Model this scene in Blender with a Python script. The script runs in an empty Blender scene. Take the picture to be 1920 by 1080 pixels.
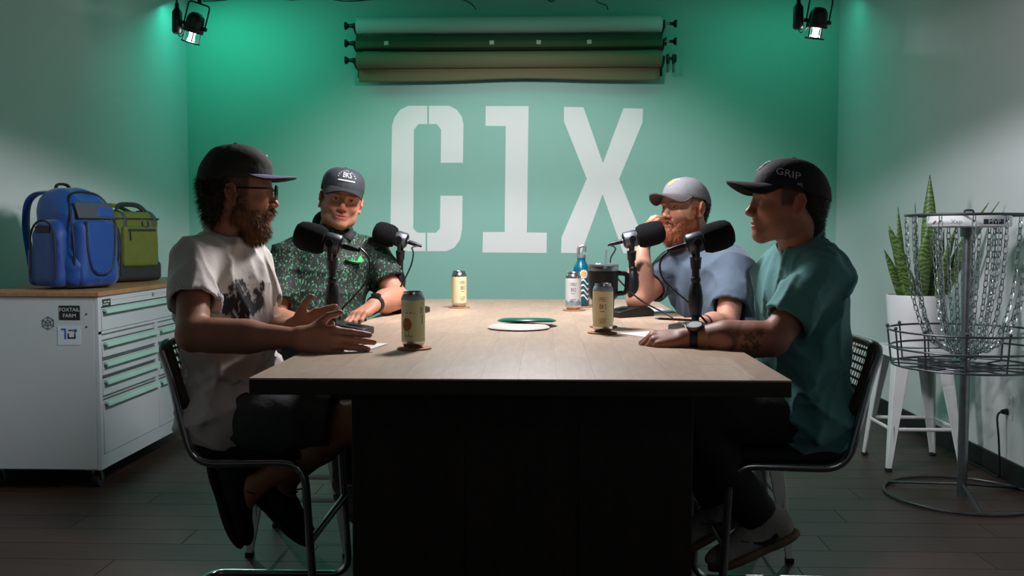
import bpy, bmesh, math, random
import numpy as np
from mathutils import Vector, Matrix, Euler

random.seed(7)
rng = np.random.default_rng(7)
S = bpy.context.scene
C = S.collection
PI = math.pi

# ------------------------------------------------------------------ camera
F, EYE = 1820.0, 1.2                       # focal length in pixels of a 1920 wide frame, eye height
PITCH = math.atan(100 / F)
YAW = math.atan(60 / F * math.cos(PITCH))
cam_data = bpy.data.cameras.new('camera')
cam_data.sensor_width = 36.0
cam_data.lens = F * 36.0 / 1920.0
cam_data.clip_start = 0.05
cam = bpy.data.objects.new('camera', cam_data)
C.objects.link(cam)
cam.location = (0, 0, EYE)
cam.rotation_euler = (PI / 2 - PITCH, 0, YAW)
S.camera = cam
_f = Vector((-math.sin(YAW) * math.cos(PITCH), math.cos(YAW) * math.cos(PITCH), -math.sin(PITCH)))
_r = Vector((math.cos(YAW), math.sin(YAW), 0))
_u = _r.cross(_f)


def at(x, y, Y):
    """world point at depth Y that the photograph shows at pixel x, y"""
    d = _f + _r * ((x - 960) / F) + _u * ((540 - y) / F)
    k = Y / d.y
    return Vector((d.x * k, Y, EYE + d.z * k))


# ------------------------------------------------------------------ world, light, exposure
W = bpy.data.worlds.new('world')
S.world = W
W.use_nodes = True
W.node_tree.nodes['Background'].inputs[0].default_value = (0.35, 0.75, 0.62, 1)
W.node_tree.nodes['Background'].inputs[1].default_value = 0.004
S.view_settings.view_transform = 'Standard'
S.view_settings.look = 'None'
S.view_settings.gamma = 1.0
S.view_settings.use_curve_mapping = False
S.view_settings.exposure = 0.0


def lamp(name, kind, loc, energy, color, target=None, **kw):
    d = bpy.data.lights.new(name, kind)
    d.energy = energy
    d.color = color
    for k, v in kw.items():
        setattr(d, k, v)
    o = bpy.data.objects.new(name, d)
    C.objects.link(o)
    o.location = loc
    if target is not None:
        o.rotation_euler = (Vector(target) - Vector(loc)).to_track_quat('-Z', 'Y').to_euler()
    return o


GREEN = (0.04, 1.0, 0.66)
WHITE = (0.98, 0.94, 1.0)
# lantern over the table, its shade cutting the light off above
lamp('table_lantern_light', 'SPOT', (-0.06, 3.74, 2.14), 140, WHITE, (-0.06, 3.74, 0), spot_size=math.radians(163.5),
     spot_blend=0.06, shadow_soft_size=0.16)
# added spot that boosts the lantern's low beam on the left wall
lamp('left_wall_boost_light', 'SPOT', (-0.10, 3.05, 2.09), 48, WHITE, (-2.82, 6.25, -0.85), spot_size=math.radians(55),
     spot_blend=0.10, shadow_soft_size=0.05)
lamp('right_fill_light', 'SPOT', (0.0, 3.05, 2.09), 55, WHITE, (2.27, 6.0, -0.75), spot_size=math.radians(55),
     spot_blend=0.3, shadow_soft_size=0.05)  # added fill for the right rear man's face and the right wall
# spot that washes the lettered wall
lamp('wall_wash_light', 'SPOT', (-0.20, 4.7, 2.46), 245, (1.0, 0.92, 0.97), (-0.20, 7.65, 0.14), spot_size=math.radians(92),
     spot_blend=0.55, shadow_soft_size=0.08)
# ceiling spot over the plant corner
lamp('corner_spot_light', 'SPOT', (0.75, 3.4, 2.95), 38, WHITE, (2.27, 5.0, 1.25), spot_size=math.radians(62),
     spot_blend=0.9, shadow_soft_size=0.04)
# unseen fill lamp added behind the camera to lift the front sides
lamp('front_fill_light', 'AREA', (0.9, -1.2, 3.05), 7, WHITE, (-0.2, 3.2, 0.6), shape='RECTANGLE', size=1.2, size_y=1.2)
# green wall washers by the ceiling at the back
lamp('green_washer_light', 'AREA', (-2.3, 7.0, 2.95), 6.0, GREEN, (-1.9, 7.65, 1.3), shape='RECTANGLE', size=1.0, size_y=0.3)
lamp('green_washer_light', 'AREA', (1.7, 7.0, 2.95), 2.6, GREEN, (1.4, 7.65, 1.3), shape='RECTANGLE', size=1.0, size_y=0.3)
lamp('green_ceiling_light', 'AREA', (-0.3, 6.4, 3.0), 7, GREEN, (-0.3, 6.9, 0), shape='RECTANGLE', size=3.6, size_y=0.5)
lamp('green_side_light', 'AREA', (-2.2, 3.6, 2.95), 3.0, GREEN, (-2.8, 4.4, 1.0), shape='RECTANGLE', size=0.5, size_y=0.5)


# ------------------------------------------------------------------ materials
def lin(c):
    if isinstance(c, str):
        c = tuple(int(c[i:i + 2], 16) / 255 for i in (0, 2, 4))
    return tuple(x / 12.92 if x <= 0.04045 else ((x + 0.055) / 1.055) ** 2.4 for x in c)


MATS = {}


def mat(name, color, rough=0.5, metal=0.0, var=None, bump=None, spec=0.5, emit=None, trans=0.0, alpha=None, coat=0.0,
        sheen=0.0, objvar=0.0):
    """principled material; var = (scale, amount, stretch) colour noise, bump = (scale, strength, stretch)"""
    if name in MATS:
        return MATS[name]
    m = bpy.data.materials.new(name)
    m.use_nodes = True
    nt = m.node_tree
    N, L = nt.nodes, nt.links
    b = N['Principled BSDF']
    col = lin(color)
    b.inputs['Base Color'].default_value = (*col, 1)
    b.inputs['Roughness'].default_value = rough
    b.inputs['Metallic'].default_value = metal
    b.inputs['Specular IOR Level'].default_value = spec
    b.inputs['Coat Weight'].default_value = coat
    b.inputs['Sheen Weight'].default_value = sheen
    b.inputs['Transmission Weight'].default_value = trans
    if alpha is not None:
        b.inputs['Alpha'].default_value = alpha
    if emit:
        b.inputs['Emission Color'].default_value = (*emit[0], 1)
        b.inputs['Emission Strength'].default_value = emit[1]
    tc = N.new('ShaderNodeTexCoord')

    def noise(scale, stretch, detail=4):
        mp = N.new('ShaderNodeMapping')
        mp.inputs['Scale'].default_value = stretch
        nz = N.new('ShaderNodeTexNoise')
        nz.inputs['Scale'].default_value = scale
        nz.inputs['Detail'].default_value = detail
        L.new(tc.outputs['Object'], mp.inputs[0])
        L.new(mp.outputs[0], nz.inputs['Vector'])
        return nz
    if var or objvar:
        if var:
            sc, amt, st = (list(var) + [(1, 1, 1)])[:3]
            nz = noise(sc, st)
            mr = N.new('ShaderNodeMapRange')
            mr.inputs[1].default_value, mr.inputs[2].default_value = 0.3, 0.7
            mr.inputs[3].default_value, mr.inputs[4].default_value = 1 - amt, 1 + amt
            L.new(nz.outputs['Fac'], mr.inputs[0])
            val = mr.outputs[0]
        else:
            v = N.new('ShaderNodeValue')
            v.outputs[0].default_value = 1.0
            val = v.outputs[0]
        if objvar:
            oi = N.new('ShaderNodeObjectInfo')
            mr2 = N.new('ShaderNodeMapRange')
            mr2.inputs[3].default_value, mr2.inputs[4].default_value = 1 - objvar, 1 + objvar
            L.new(oi.outputs['Random'], mr2.inputs[0])
            mu = N.new('ShaderNodeMath')
            mu.operation = 'MULTIPLY'
            L.new(val, mu.inputs[0])
            L.new(mr2.outputs[0], mu.inputs[1])
            val = mu.outputs[0]
        vm = N.new('ShaderNodeVectorMath')
        vm.operation = 'SCALE'
        vm.inputs[0].default_value = col
        L.new(val, vm.inputs['Scale'])
        L.new(vm.outputs[0], b.inputs['Base Color'])
    if bump:
        sc, strn, st = (list(bump) + [(1, 1, 1)])[:3]
        nz = noise(sc, st)
        bp = N.new('ShaderNodeBump')
        bp.inputs['Strength'].default_value = strn
        bp.inputs['Distance'].default_value = 0.01
        L.new(nz.outputs['Fac'], bp.inputs['Height'])
        L.new(bp.outputs[0], b.inputs['Normal'])
    MATS[name] = m
    return m


def attr_mat(name, rough=0.55, bump=None, sheen=0.0, spec=0.4, sss=0.0):
    """base colour from the point attribute tint"""
    m = mat(name, (1, 1, 1), rough, bump=bump, sheen=sheen, spec=spec)
    nt = m.node_tree
    a = nt.nodes.new('ShaderNodeAttribute')
    a.attribute_name = 'tint'
    nt.links.new(a.outputs['Color'], nt.nodes['Principled BSDF'].inputs['Base Color'])
    return m


# ------------------------------------------------------------------ mesh helpers
def catmull(pts, n=8, closed=False):
    P = [Vector(p) for p in pts]
    out = []
    m = len(P)
    rng_ = range(m) if closed else range(m - 1)
    for i in rng_:
        if closed:
            p0, p1, p2, p3 = P[i - 1], P[i], P[(i + 1) % m], P[(i + 2) % m]
        else:
            p0, p1, p2, p3 = P[max(i - 1, 0)], P[i], P[i + 1], P[min(i + 2, m - 1)]
        for j in range(n):
            t = j / n
            out.append(0.5 * ((2 * p1) + (p2 - p0) * t + (2 * p0 - 5 * p1 + 4 * p2 - p3) * t * t + (3 * p1 - p0 - 3 * p2 + p3) * t ** 3))
    if not closed:
        out.append(P[-1].copy())
    return out


def fillet(pts, r, n=5, closed=False):
    """polyline with rounded corners"""
    P = [Vector(p) for p in pts]
    out = []
    m = len(P)
    for i, p in enumerate(P):
        if not closed and i in (0, m - 1):
            out.append(p)
            continue
        a, b = P[i - 1], P[(i + 1) % m]
        da, db = (a - p), (b - p)
        rr = min(r, da.length * 0.49, db.length * 0.49)
        pa, pb = p + da.normalized() * rr, p + db.normalized() * rr
        for j in range(n + 1):
            t = j / n
            out.append((1 - t) ** 2 * pa + 2 * t * (1 - t) * p + t * t * pb)
    return out


class MB:
    def __init__(self):
        self.v, self.f = [], []

    def add(self, v, f):
        o = len(self.v)
        self.v += [tuple(p) for p in v]
        self.f += [tuple(i + o for i in q) for q in f]
        return self

    def box(self, c, s, M=None):
        v = [Vector(((i & 1) - .5, ((i >> 1) & 1) - .5, ((i >> 2) & 1) - .5)) * 1 for i in range(8)]
        v = [Vector((p.x * s[0], p.y * s[1], p.z * s[2])) for p in v]
        if M is not None:
            v = [M @ p for p in v]
        c = Vector(c)
        return self.add([p + c for p in v], [(0, 2, 3, 1), (4, 5, 7, 6), (0, 1, 5, 4), (2, 6, 7, 3), (0, 4, 6, 2), (1, 3, 7, 5)])

    def tube(self, pts, r, n=8, closed=False, caps=True, flat=1.0, up=None):
        P = [Vector(p) for p in pts]
        m = len(P)
        R = r if isinstance(r, (list, tuple)) else [r] * m
        T = []
        for i in range(m):
            if closed:
                t = P[(i + 1) % m] - P[i - 1]
            else:
                t = P[min(i + 1, m - 1)] - P[max(i - 1, 0)]
            T.append(t.normalized() if t.length > 1e-9 else Vector((0, 0, 1)))
        a = Vector(up) if up is not None else (Vector((0, 0, 1)) if abs(T[0].z) < 0.9 else Vector((1, 0, 0)))
        u = (a - T[0] * a.dot(T[0])).normalized()
        v, f = [], []
        for i in range(m):
            u = (u - T[i] * u.dot(T[i])).normalized()
            w = T[i].cross(u)
            for k in range(n):
                an = 2 * PI * k / n
                v.append(P[i] + (u * math.cos(an) + w * math.sin(an) * flat) * R[i])
        for i in range(m if closed else m - 1):
            for k in range(n):
                i2 = (i + 1) % m
                f.append((i * n + k, i * n + (k + 1) % n, i2 * n + (k + 1) % n, i2 * n + k))
        if caps and not closed:
            f.append(tuple(range(n - 1, -1, -1)))
            f.append(tuple((m - 1) * n + k for k in range(n)))
        return self.add(v, f)

    def cyl(self, a, b, r0, r1=None, n=16):
        a, b = Vector(a), Vector(b)
        return self.tube([a, b], [r0, r0 if r1 is None else r1], n)

    def lathe(self, prof, n=24, M=None, arc=2 * PI):
        v, f = [], []
        full = abs(arc - 2 * PI) < 1e-6
        k = n if full else n + 1
        for (r, z) in prof:
            for j in range(k):
                a = arc * j / n
                p = Vector((r * math.cos(a), r * math.sin(a), z))
                v.append(M @ p if M is not None else p)
        for i in range(len(prof) - 1):
            for j in range(n):
                j2 = (j + 1) % k
                f.append((i * k + j, i * k + j2, (i + 1) * k + j2, (i + 1) * k + j))
        if full:
            if prof[0][0] > 1e-6:
                f.append(tuple(range(k - 1, -1, -1)))
            if prof[-1][0] > 1e-6:
                f.append(tuple((len(prof) - 1) * k + j for j in range(k)))
        return self.add(v, f)

    def ball(self, c, r, nu=16, nv=10, M=None):
        r = (r, r, r) if not isinstance(r, (tuple, list)) else r
        v, f = [], []
        for i in range(nv + 1):
            th = PI * i / nv
            for j in range(nu):
                ph = 2 * PI * j / nu
                p = Vector((r[0] * math.sin(th) * math.cos(ph), r[1] * math.sin(th) * math.sin(ph), r[2] * math.cos(th)))
                if M is not None:
                    p = M @ p
                v.append(p + Vector(c))
        for i in range(nv):
            for j in range(nu):
                f.append((i * nu + j, (i + 1) * nu + j, (i + 1) * nu + (j + 1) % nu, i * nu + (j + 1) % nu))
        return self.add(v, f)

    def prism(self, poly, h, M=None):
        """polygon in xy extruded from z=0 to h, then moved by M"""
        n = len(poly)
        v = [Vector((p[0], p[1], 0)) for p in poly] + [Vector((p[0], p[1], h)) for p in poly]
        if M is not None:
            v = [M @ p for p in v]
        f = [tuple(range(n - 1, -1, -1)), tuple(range(n, 2 * n))] + [(i, (i + 1) % n, n + (i + 1) % n, n + i) for i in range(n)]
        return self.add(v, f)

    def grid(self, fn, nu, nv, closed_u=False):
        v, f = [], []
        ku = nu if closed_u else nu + 1
        for j in range(nv + 1):
            for i in range(ku):
                v.append(fn(i / nu, j / nv))
        for j in range(nv):
            for i in range(nu):
                i2 = (i + 1) % ku
                f.append((j * ku + i, j * ku + i2, (j + 1) * ku + i2, (j + 1) * ku + i))
        return self.add(v, f)

    def mesh(self, name, smooth=True, angle=0.7, fix=True):
        me = bpy.data.meshes.new(name)
        me.from_pydata([tuple(p) for p in self.v], [], self.f)
        if fix:
            bm = bmesh.new()
            bm.from_mesh(me)
            bmesh.ops.remove_doubles(bm, verts=bm.verts, dist=1e-6)
            bmesh.ops.recalc_face_normals(bm, faces=bm.faces)
            bm.to_mesh(me)
            bm.free()
        if smooth and len(me.polygons):
            me.polygons.foreach_set('use_smooth', [True] * len(me.polygons))
            me.set_sharp_from_angle(angle=angle)
        return me

    def build(self, name, m, parent=None, bevel=0.0, smooth=True, angle=0.7, solid=0.0, sub=0, fix=True, world=False):
        if world and parent is not None:
            o = parent_world(parent)
            self.v = [(p[0] - o.x, p[1] - o.y, p[2] - o.z) for p in self.v]
        ob = link(name, self.mesh(name, smooth, angle, fix), m, parent)
        if solid:
            md = ob.modifiers.new('thickness', 'SOLIDIFY')
            md.thickness = solid
            md.offset = 0
        if bevel:
            md = ob.modifiers.new('bevel', 'BEVEL')
            md.width = bevel
            md.segments = 2
            md.limit_method = 'ANGLE'
            md.angle_limit = 0.6
            md.harden_normals = False
        if sub:
            md = ob.modifiers.new('subsurf', 'SUBSURF')
            md.levels = md.render_levels = sub
        return ob


def parent_world(p):
    v = Vector(p.location)
    while p.parent:
        p = p.parent
        v += Vector(p.location)
    return v


def link(name, me, m, parent=None):
    ob = bpy.data.objects.new(name, me)
    C.objects.link(ob)
    if m is not None and me is not None:
        me.materials.clear()
        me.materials.append(m)
    ob.parent = parent
    return ob


def tag(o, label, cat, group=None):
    o['label'] = label
    o['category'] = cat
    if group:
        o['group'] = group
    return o


def thing(name, label, cat, loc=(0, 0, 0), rz=0.0, group=None):
    o = bpy.data.objects.new(name, None)
    o.empty_display_size = 0.1
    C.objects.link(o)
    o.location = loc
    o.rotation_euler = (0, 0, rz)
    return tag(o, label, cat, group)


def struct(o):
    o['kind'] = 'structure'
    return o


def dup(o, parent=None):
    c = o.copy()
    C.objects.link(c)
    c.parent = parent
    for ch in list(o.children):
        dup(ch, c)
    return c


_txt = {}


def text_geo(s, size=1.0, xs=1.0, align='CENTER'):
    key = (s, align)
    if key not in _txt:
        cu = bpy.data.curves.new('lettering', 'FONT')
        cu.body = s
        cu.align_x = align
        cu.align_y = 'CENTER'
        cu.resolution_u = 3
        ob = bpy.data.objects.new('lettering', cu)
        C.objects.link(ob)
        dg = bpy.context.evaluated_depsgraph_get()
        me = bpy.data.meshes.new_from_object(ob.evaluated_get(dg))
        _txt[key] = ([tuple(v.co) for v in me.vertices], [tuple(p.vertices) for p in me.polygons])
        bpy.data.objects.remove(ob)
        bpy.data.curves.remove(cu)
        bpy.data.meshes.remove(me)
    v, f = _txt[key]
    return [(p[0] * size * xs, p[1] * size) for p in v], f


def letter(mb, s, size, fn, xs=1.0, align='CENTER'):
    """add lettering to mb, mapped from the flat text plane by fn(x, y)"""
    v, f = text_geo(s, size, xs, align)
    mb.add([fn(x, y) for x, y in v], f)
    return mb
# ------------------------------------------------------------------ the room
XL, XR, YB, YF, ZC = -2.82, 2.27, 7.65, -2.6, 3.12
m_floor = mat('floor_wood', '3a2a22', 0.44, var=(6, 0.25, (0.6, 6, 1)), bump=(14, 0.06, (0.6, 8, 1)), objvar=0.2, spec=0.35)
m_floor_base = mat('floor_joint', '15110f', 0.7)
m_white = mat('white_wall_paint', 'cfd4d3', 0.62, var=(1.6, 0.03), bump=(60, 0.03))
m_mint = mat('mint_wall_paint', '88b9ab', 0.6, var=(1.4, 0.03), bump=(60, 0.03))
m_letter = mat('white_letter_paint', 'e6e6e4', 0.6, var=(3, 0.02))
m_ceil = mat('ceiling_paint', '7c807e', 0.9, var=(2, 0.05))
m_rear = mat('rear_wall_paint', 'a5a6a4', 0.9, var=(2, 0.05))
m_black = mat('black_vinyl', '121213', 0.5, var=(20, 0.15))

floor = struct(MB().box(((XL + XR) / 2, (YB + YF) / 2, -0.03), (XR - XL + 0.2, YB - YF + 0.2, 0.05)).build('floor', m_floor_base, smooth=False))
PW, PL = 0.185, 1.25
pm = MB().box((0, 0, 0), (PL - 0.003, PW - 0.003, 0.005)).mesh('plank', smooth=False)
j = 0
y = 2.0
while y < YB - 0.02:
    w = min(PW, YB - y)
    x = XL - (j * 0.43 % 1.0) * PL
    while x < XR:
        a, b = max(x, XL), min(x + PL, XR)
        if b - a > 0.02:
            ob = link('plank', pm, m_floor, floor)
            ob.location = ((a + b) / 2, y + w / 2, -0.0025)
            ob.scale = ((b - a) / PL, w / PW, 1)
        x += PL
    y += PW
    j += 1
wall_back = struct(MB().box(((XL + XR) / 2, YB + 0.05, ZC / 2), (XR - XL + 0.2, 0.1, ZC)).build('wall_back', m_mint, smooth=False))
struct(MB().box((XL - 0.05, (YB + YF) / 2, ZC / 2), (0.1, YB - YF, ZC)).build('wall_left', m_white, smooth=False))
struct(MB().box((XR + 0.05, (YB + YF) / 2, ZC / 2), (0.1, YB - YF, ZC)).build('wall_right', m_white, smooth=False))
struct(MB().box(((XL + XR) / 2, YF - 0.05, ZC / 2), (XR - XL + 0.2, 0.1, ZC)).build('wall_front', m_rear, smooth=False))
struct(MB().box(((XL + XR) / 2, (YB + YF) / 2, ZC + 0.05), (XR - XL + 0.2, YB - YF + 0.2, 0.1)).build('ceiling', m_ceil, smooth=False))
struct(MB().box((XL + 0.006, (YB + YF) / 2, 0.052), (0.012, YB - YF, 0.104)).build('baseboard_left', m_black, bevel=0.003))
struct(MB().box((XR - 0.006, (YB + YF) / 2, 0.052), (0.012, YB - YF, 0.104)).build('baseboard_right', m_black, bevel=0.003))
struct(MB().box(((XL + XR) / 2, YB - 0.006, 0.052), (XR - XL - 0.03, 0.012, 0.104)).build('baseboard_back', m_black, bevel=0.003))


# the three painted letters, proud of the wall by a film of paint
def wall_poly(pts):
    out = []
    for (x, y) in pts:
        p = at(700 + x * 560 / 1833, 170 + y * 330 / 1080, YB)
        out.append((p.x, p.z))
    return out


MW = Matrix(((1, 0, 0, 0), (0, 0, -1, YB), (0, 1, 0, 0), (0, 0, 0, 1)))
LC = [[(331, 93), (215, 93), (165, 117), (130, 165), (115, 215), (105, 860), (115, 910), (150, 962), (205, 985), (321, 985), (321, 872), (270, 872), (245, 845), (249, 240), (278, 205), (331, 205)],
      [(341, 93), (465, 93), (512, 117), (543, 160), (553, 205), (550, 443), (414, 443), (416, 240), (390, 205), (341, 205)],
      [(331, 872), (385, 872), (409, 845), (412, 645), (548, 645), (545, 850), (532, 915), (498, 962), (450, 985), (331, 985)]]
L1 = [[(690, 95), (953, 95), (942, 870), (1065, 872), (1063, 996), (670, 993), (673, 868), (806, 868), (813, 218), (688, 216)]]
LX = [[(1170, 100), (1290, 102), (1409, 445), (1535, 108), (1655, 110), (1652, 195), (1508, 543), (1657, 905), (1655, 998), (1535, 998), (1407, 635), (1275, 997), (1152, 996), (1155, 900), (1310, 540), (1170, 190)]]
for nm, polys, lab in (('painted_letter', LC, 'white stencilled letter C'), ('painted_letter', L1, 'white painted figure 1'), ('painted_letter', LX, 'white painted letter X')):
    mb = MB()
    for p in polys:
        mb.prism(wall_poly(p), 0.002, MW)
    o = mb.build(nm, m_letter, wall_back, smooth=False)
    o['label'] = lab

# wall outlet with plug and cord by the right wall
m_plate = mat('outlet_plastic', 'd8dad8', 0.4, var=(30, 0.03))
m_dark = mat('dark_rubber', '0c0c0d', 0.55, var=(40, 0.2))
t = thing('wall_outlet', 'white wall outlet plate low on the right wall behind the disc basket', 'outlet', (XR, 4.77, 0.36))
MB().box((-0.003, 0, 0), (0.006, 0.075, 0.12)).build('cover_plate', m_plate, t, bevel=0.002)
MB().cyl((-0.006, 0, 0.028), (-0.009, 0, 0.028), 0.017, n=20).build('socket', m_plate, t)
MB().cyl((-0.006, 0, -0.022), (-0.009, 0, -0.022), 0.017, n=20).build('socket', m_plate, t)
t = thing('power_cord', 'black power cord plugged into the white wall outlet', 'cord', (XR, 4.77, 0))
MB().cyl((-0.01, 0, 0.338), (-0.04, 0, 0.338), 0.016, 0.010).build('plug', m_dark, t, bevel=0.003)
MB().tube(catmull([(-0.04, 0, 0.338), (-0.058, 0, 0.31), (-0.05, -0.005, 0.2), (-0.035, 0.01, 0.05), (-0.03, 0.04, 0.008), (-0.025, 0.2, 0.006), (-0.03, 0.55, 0.006)], 8), 0.005, 8).build('cable', m_dark, t)

# ------------------------------------------------------------------ paper backdrop rolls on the back wall
m_hw = mat('black_hardware', '0b0c0c', 0.4, var=(50, 0.2))
m_knobmetal = mat('aluminium', 'a8aaa6', 0.35, 1.0, var=(60, 0.1))
m_rollgrey = mat('pale_grey_paper', 'a9b5ae', 0.8, var=(4, 0.02, (0.3, 1, 1)))
m_rolldark = mat('black_green_paper', '2e3a26', 0.85, var=(5, 0.06, (0.3, 1, 1)))
m_rollolive = mat('olive_tan_paper', '6b6749', 0.85, var=(4, 0.03, (0.3, 1, 1)))
m_tape = mat('white_tape', 'b9b59f', 0.7, var=(40, 0.05))
RX0, RX1, RY = -1.43, 0.885, 7.46
rolls = [(2.79, 0.066, m_rollgrey, 'pale grey paper backdrop roll, topmost of the three rolls'),
         (2.658, 0.060, m_rolldark, 'dark green paper backdrop roll with tape bits, middle of the three'),
         (2.53, 0.062, m_rollolive, 'olive paper backdrop roll with loose hanging end, lowest of the three')]
for i, (z, r, mm, lab) in enumerate(rolls):
    t = thing('backdrop_roll', lab, 'backdrop', (0, RY, z), group='paper backdrop rolls')
    w = Matrix.Rotation(PI / 2, 4, 'Y')
    MB().lathe([(0.02, RX0), (r - 0.002, RX0), (r, RX0 + 0.004), (r, RX1 - 0.004), (r - 0.002, RX1), (0.02, RX1)], 28, w).build('paper_tube', mm, t)
    for s, x in ((-1, RX0), (1, RX1)):
        k = MB()
        if s < 0:
            k.cyl((x, 0, 0), (x - 0.05, 0, 0), 0.016, 0.014)
            k.build('expander', m_hw, t)
            MB().lathe([(0.001, x - 0.095), (0.03, x - 0.092), (0.03, x - 0.082), (0.012, x - 0.06), (0.016, x - 0.045), (0.02, x - 0.03)], 16, w).build('knob', m_hw, t)
        else:
            k.cyl((x, 0, 0), (x + 0.075, 0, 0), 0.009)
            k.build('expander', m_knobmetal, t)
            MB().lathe([(0.012, x + 0.06), (0.012, x + 0.085), (0.03, x + 0.1), (0.03, x + 0.112), (0.001, x + 0.115)], 16, w).build('knob', m_hw, t)
            MB().cyl((x + 0.02 + 0.012 * i, 0, -0.03), (x + 0.02 + 0.012 * i, 0, 0.03), 0.008).build('wing_screw', m_hw, t)
    if i == 1:
        # loose flap of the dark paper with bits of tape
        MB().grid(lambda u, v: Vector((RX0 + (RX1 - RX0) * u, -0.001 - r * 1.01, 0.004 - v * 0.052)), 12, 3).build('paper_flap', mat('dark_green_paper_face', '3c4a2c', 0.85, var=(5, 0.06, (0.3, 1, 1))), t, solid=0.001)
        for px in (724, 922, 1010, 1105):
            p = at(px, 82, RY - 0.07)
            MB().box((p.x, -r * 1.01 - 0.004, -0.012), (0.034, 0.001, 0.03), Matrix.Rotation(random.uniform(-.12, .12), 3, 'Y')).build('tape', m_tape, t)
    if i == 2:
        def sheet(u, v):
            drop = 0.135 - 0.018 * math.exp(-((u - 0.55) / 0.2) ** 2) + 0.012 * (u - 0.5) ** 2
            return Vector((RX0 + 0.005 + (RX1 - RX0 - 0.012) * u, r * 0.55 + 0.012 * v * v + 0.004 * math.sin(5 * u) * v, -0.03 - v * (drop - 0.01)))
        MB().grid(sheet, 60, 8).build('hanging_sheet', m_rollolive, t, solid=0.0012)
for s, x in ((-1, RX0 - 0.014), (1, RX1 + 0.014)):
    t = thing('backdrop_bracket', 'black triple hook bracket at the %s end of the backdrop rolls' % ('left' if s < 0 else 'right'), 'bracket', (x, YB, 2.66), group='backdrop brackets')
    MB().box((0, -0.006, 0), (0.03, 0.012, 0.46)).build('wall_plate', m_hw, t, bevel=0.002)
    for z, r, _, _ in rolls:
        zz = z - 2.66
        MB().tube(fillet([(0, -0.01, zz - 0.05), (0, -0.16, zz - 0.05), (0, -0.225, zz - 0.03), (0, -0.235, zz + 0.012)], 0.03), 0.008, 8).build('hook', m_hw, t)
for dx in (0.05, 0.092):
    t = thing('spring_clamp', 'small black spring clamp hanging on the lowest roll, %s one' % ('inner' if dx < 0.06 else 'outer'), 'clamp', (RX1 + dx, RY, 2.53), group='spring clamps')
    for s in (-1, 1):
        MB().tube([(0, s * 0.012, 0.03), (0, s * 0.018, -0.01), (0, s * 0.007, -0.045)], [0.009, 0.012, 0.008], 8).build('jaw', m_hw, t)
        MB().tube([(0, s * 0.007, -0.045), (0, s * 0.022, -0.10)], [0.008, 0.009], 8).build('grip', mat('grey_rubber', '5a6664', 0.6, var=(40, 0.1)), t)
# loose wires along the top of the wall
for k, pts in enumerate([[(545, 0), (600, -4), (650, 2), (720, -3), (800, -6), (860, -2), (882, 6), (893, 18)],
                         [(1020, -6), (1035, 3), (1050, -4), (1110, -6), (1120, 4), (1136, 10), (1140, 18)],
                         [(380, 2), (420, 0), (470, -8), (545, 0)]]):
    o = MB().tube(catmull([at(x, y, YB - 0.02) for x, y in pts], 6), 0.0035, 6).build('loose_wire', m_hw)
    tag(o, ['thin dark wire sagging above the left half of the backdrop rolls', 'thin dark wire looping above the right half of the backdrop rolls', 'thin dark wire by the ceiling next to the left track lamp'][k], 'wire')

# ------------------------------------------------------------------ track lamps
m_bulb = mat('lamp_glow', 'ffffff', 0.5, emit=((1, 0.98, 0.97), 28.0))
m_glass = mat('frosted_lens', 'cfd8de', 0.4, emit=((0.8, 0.9, 1.0), 0.6))


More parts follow.
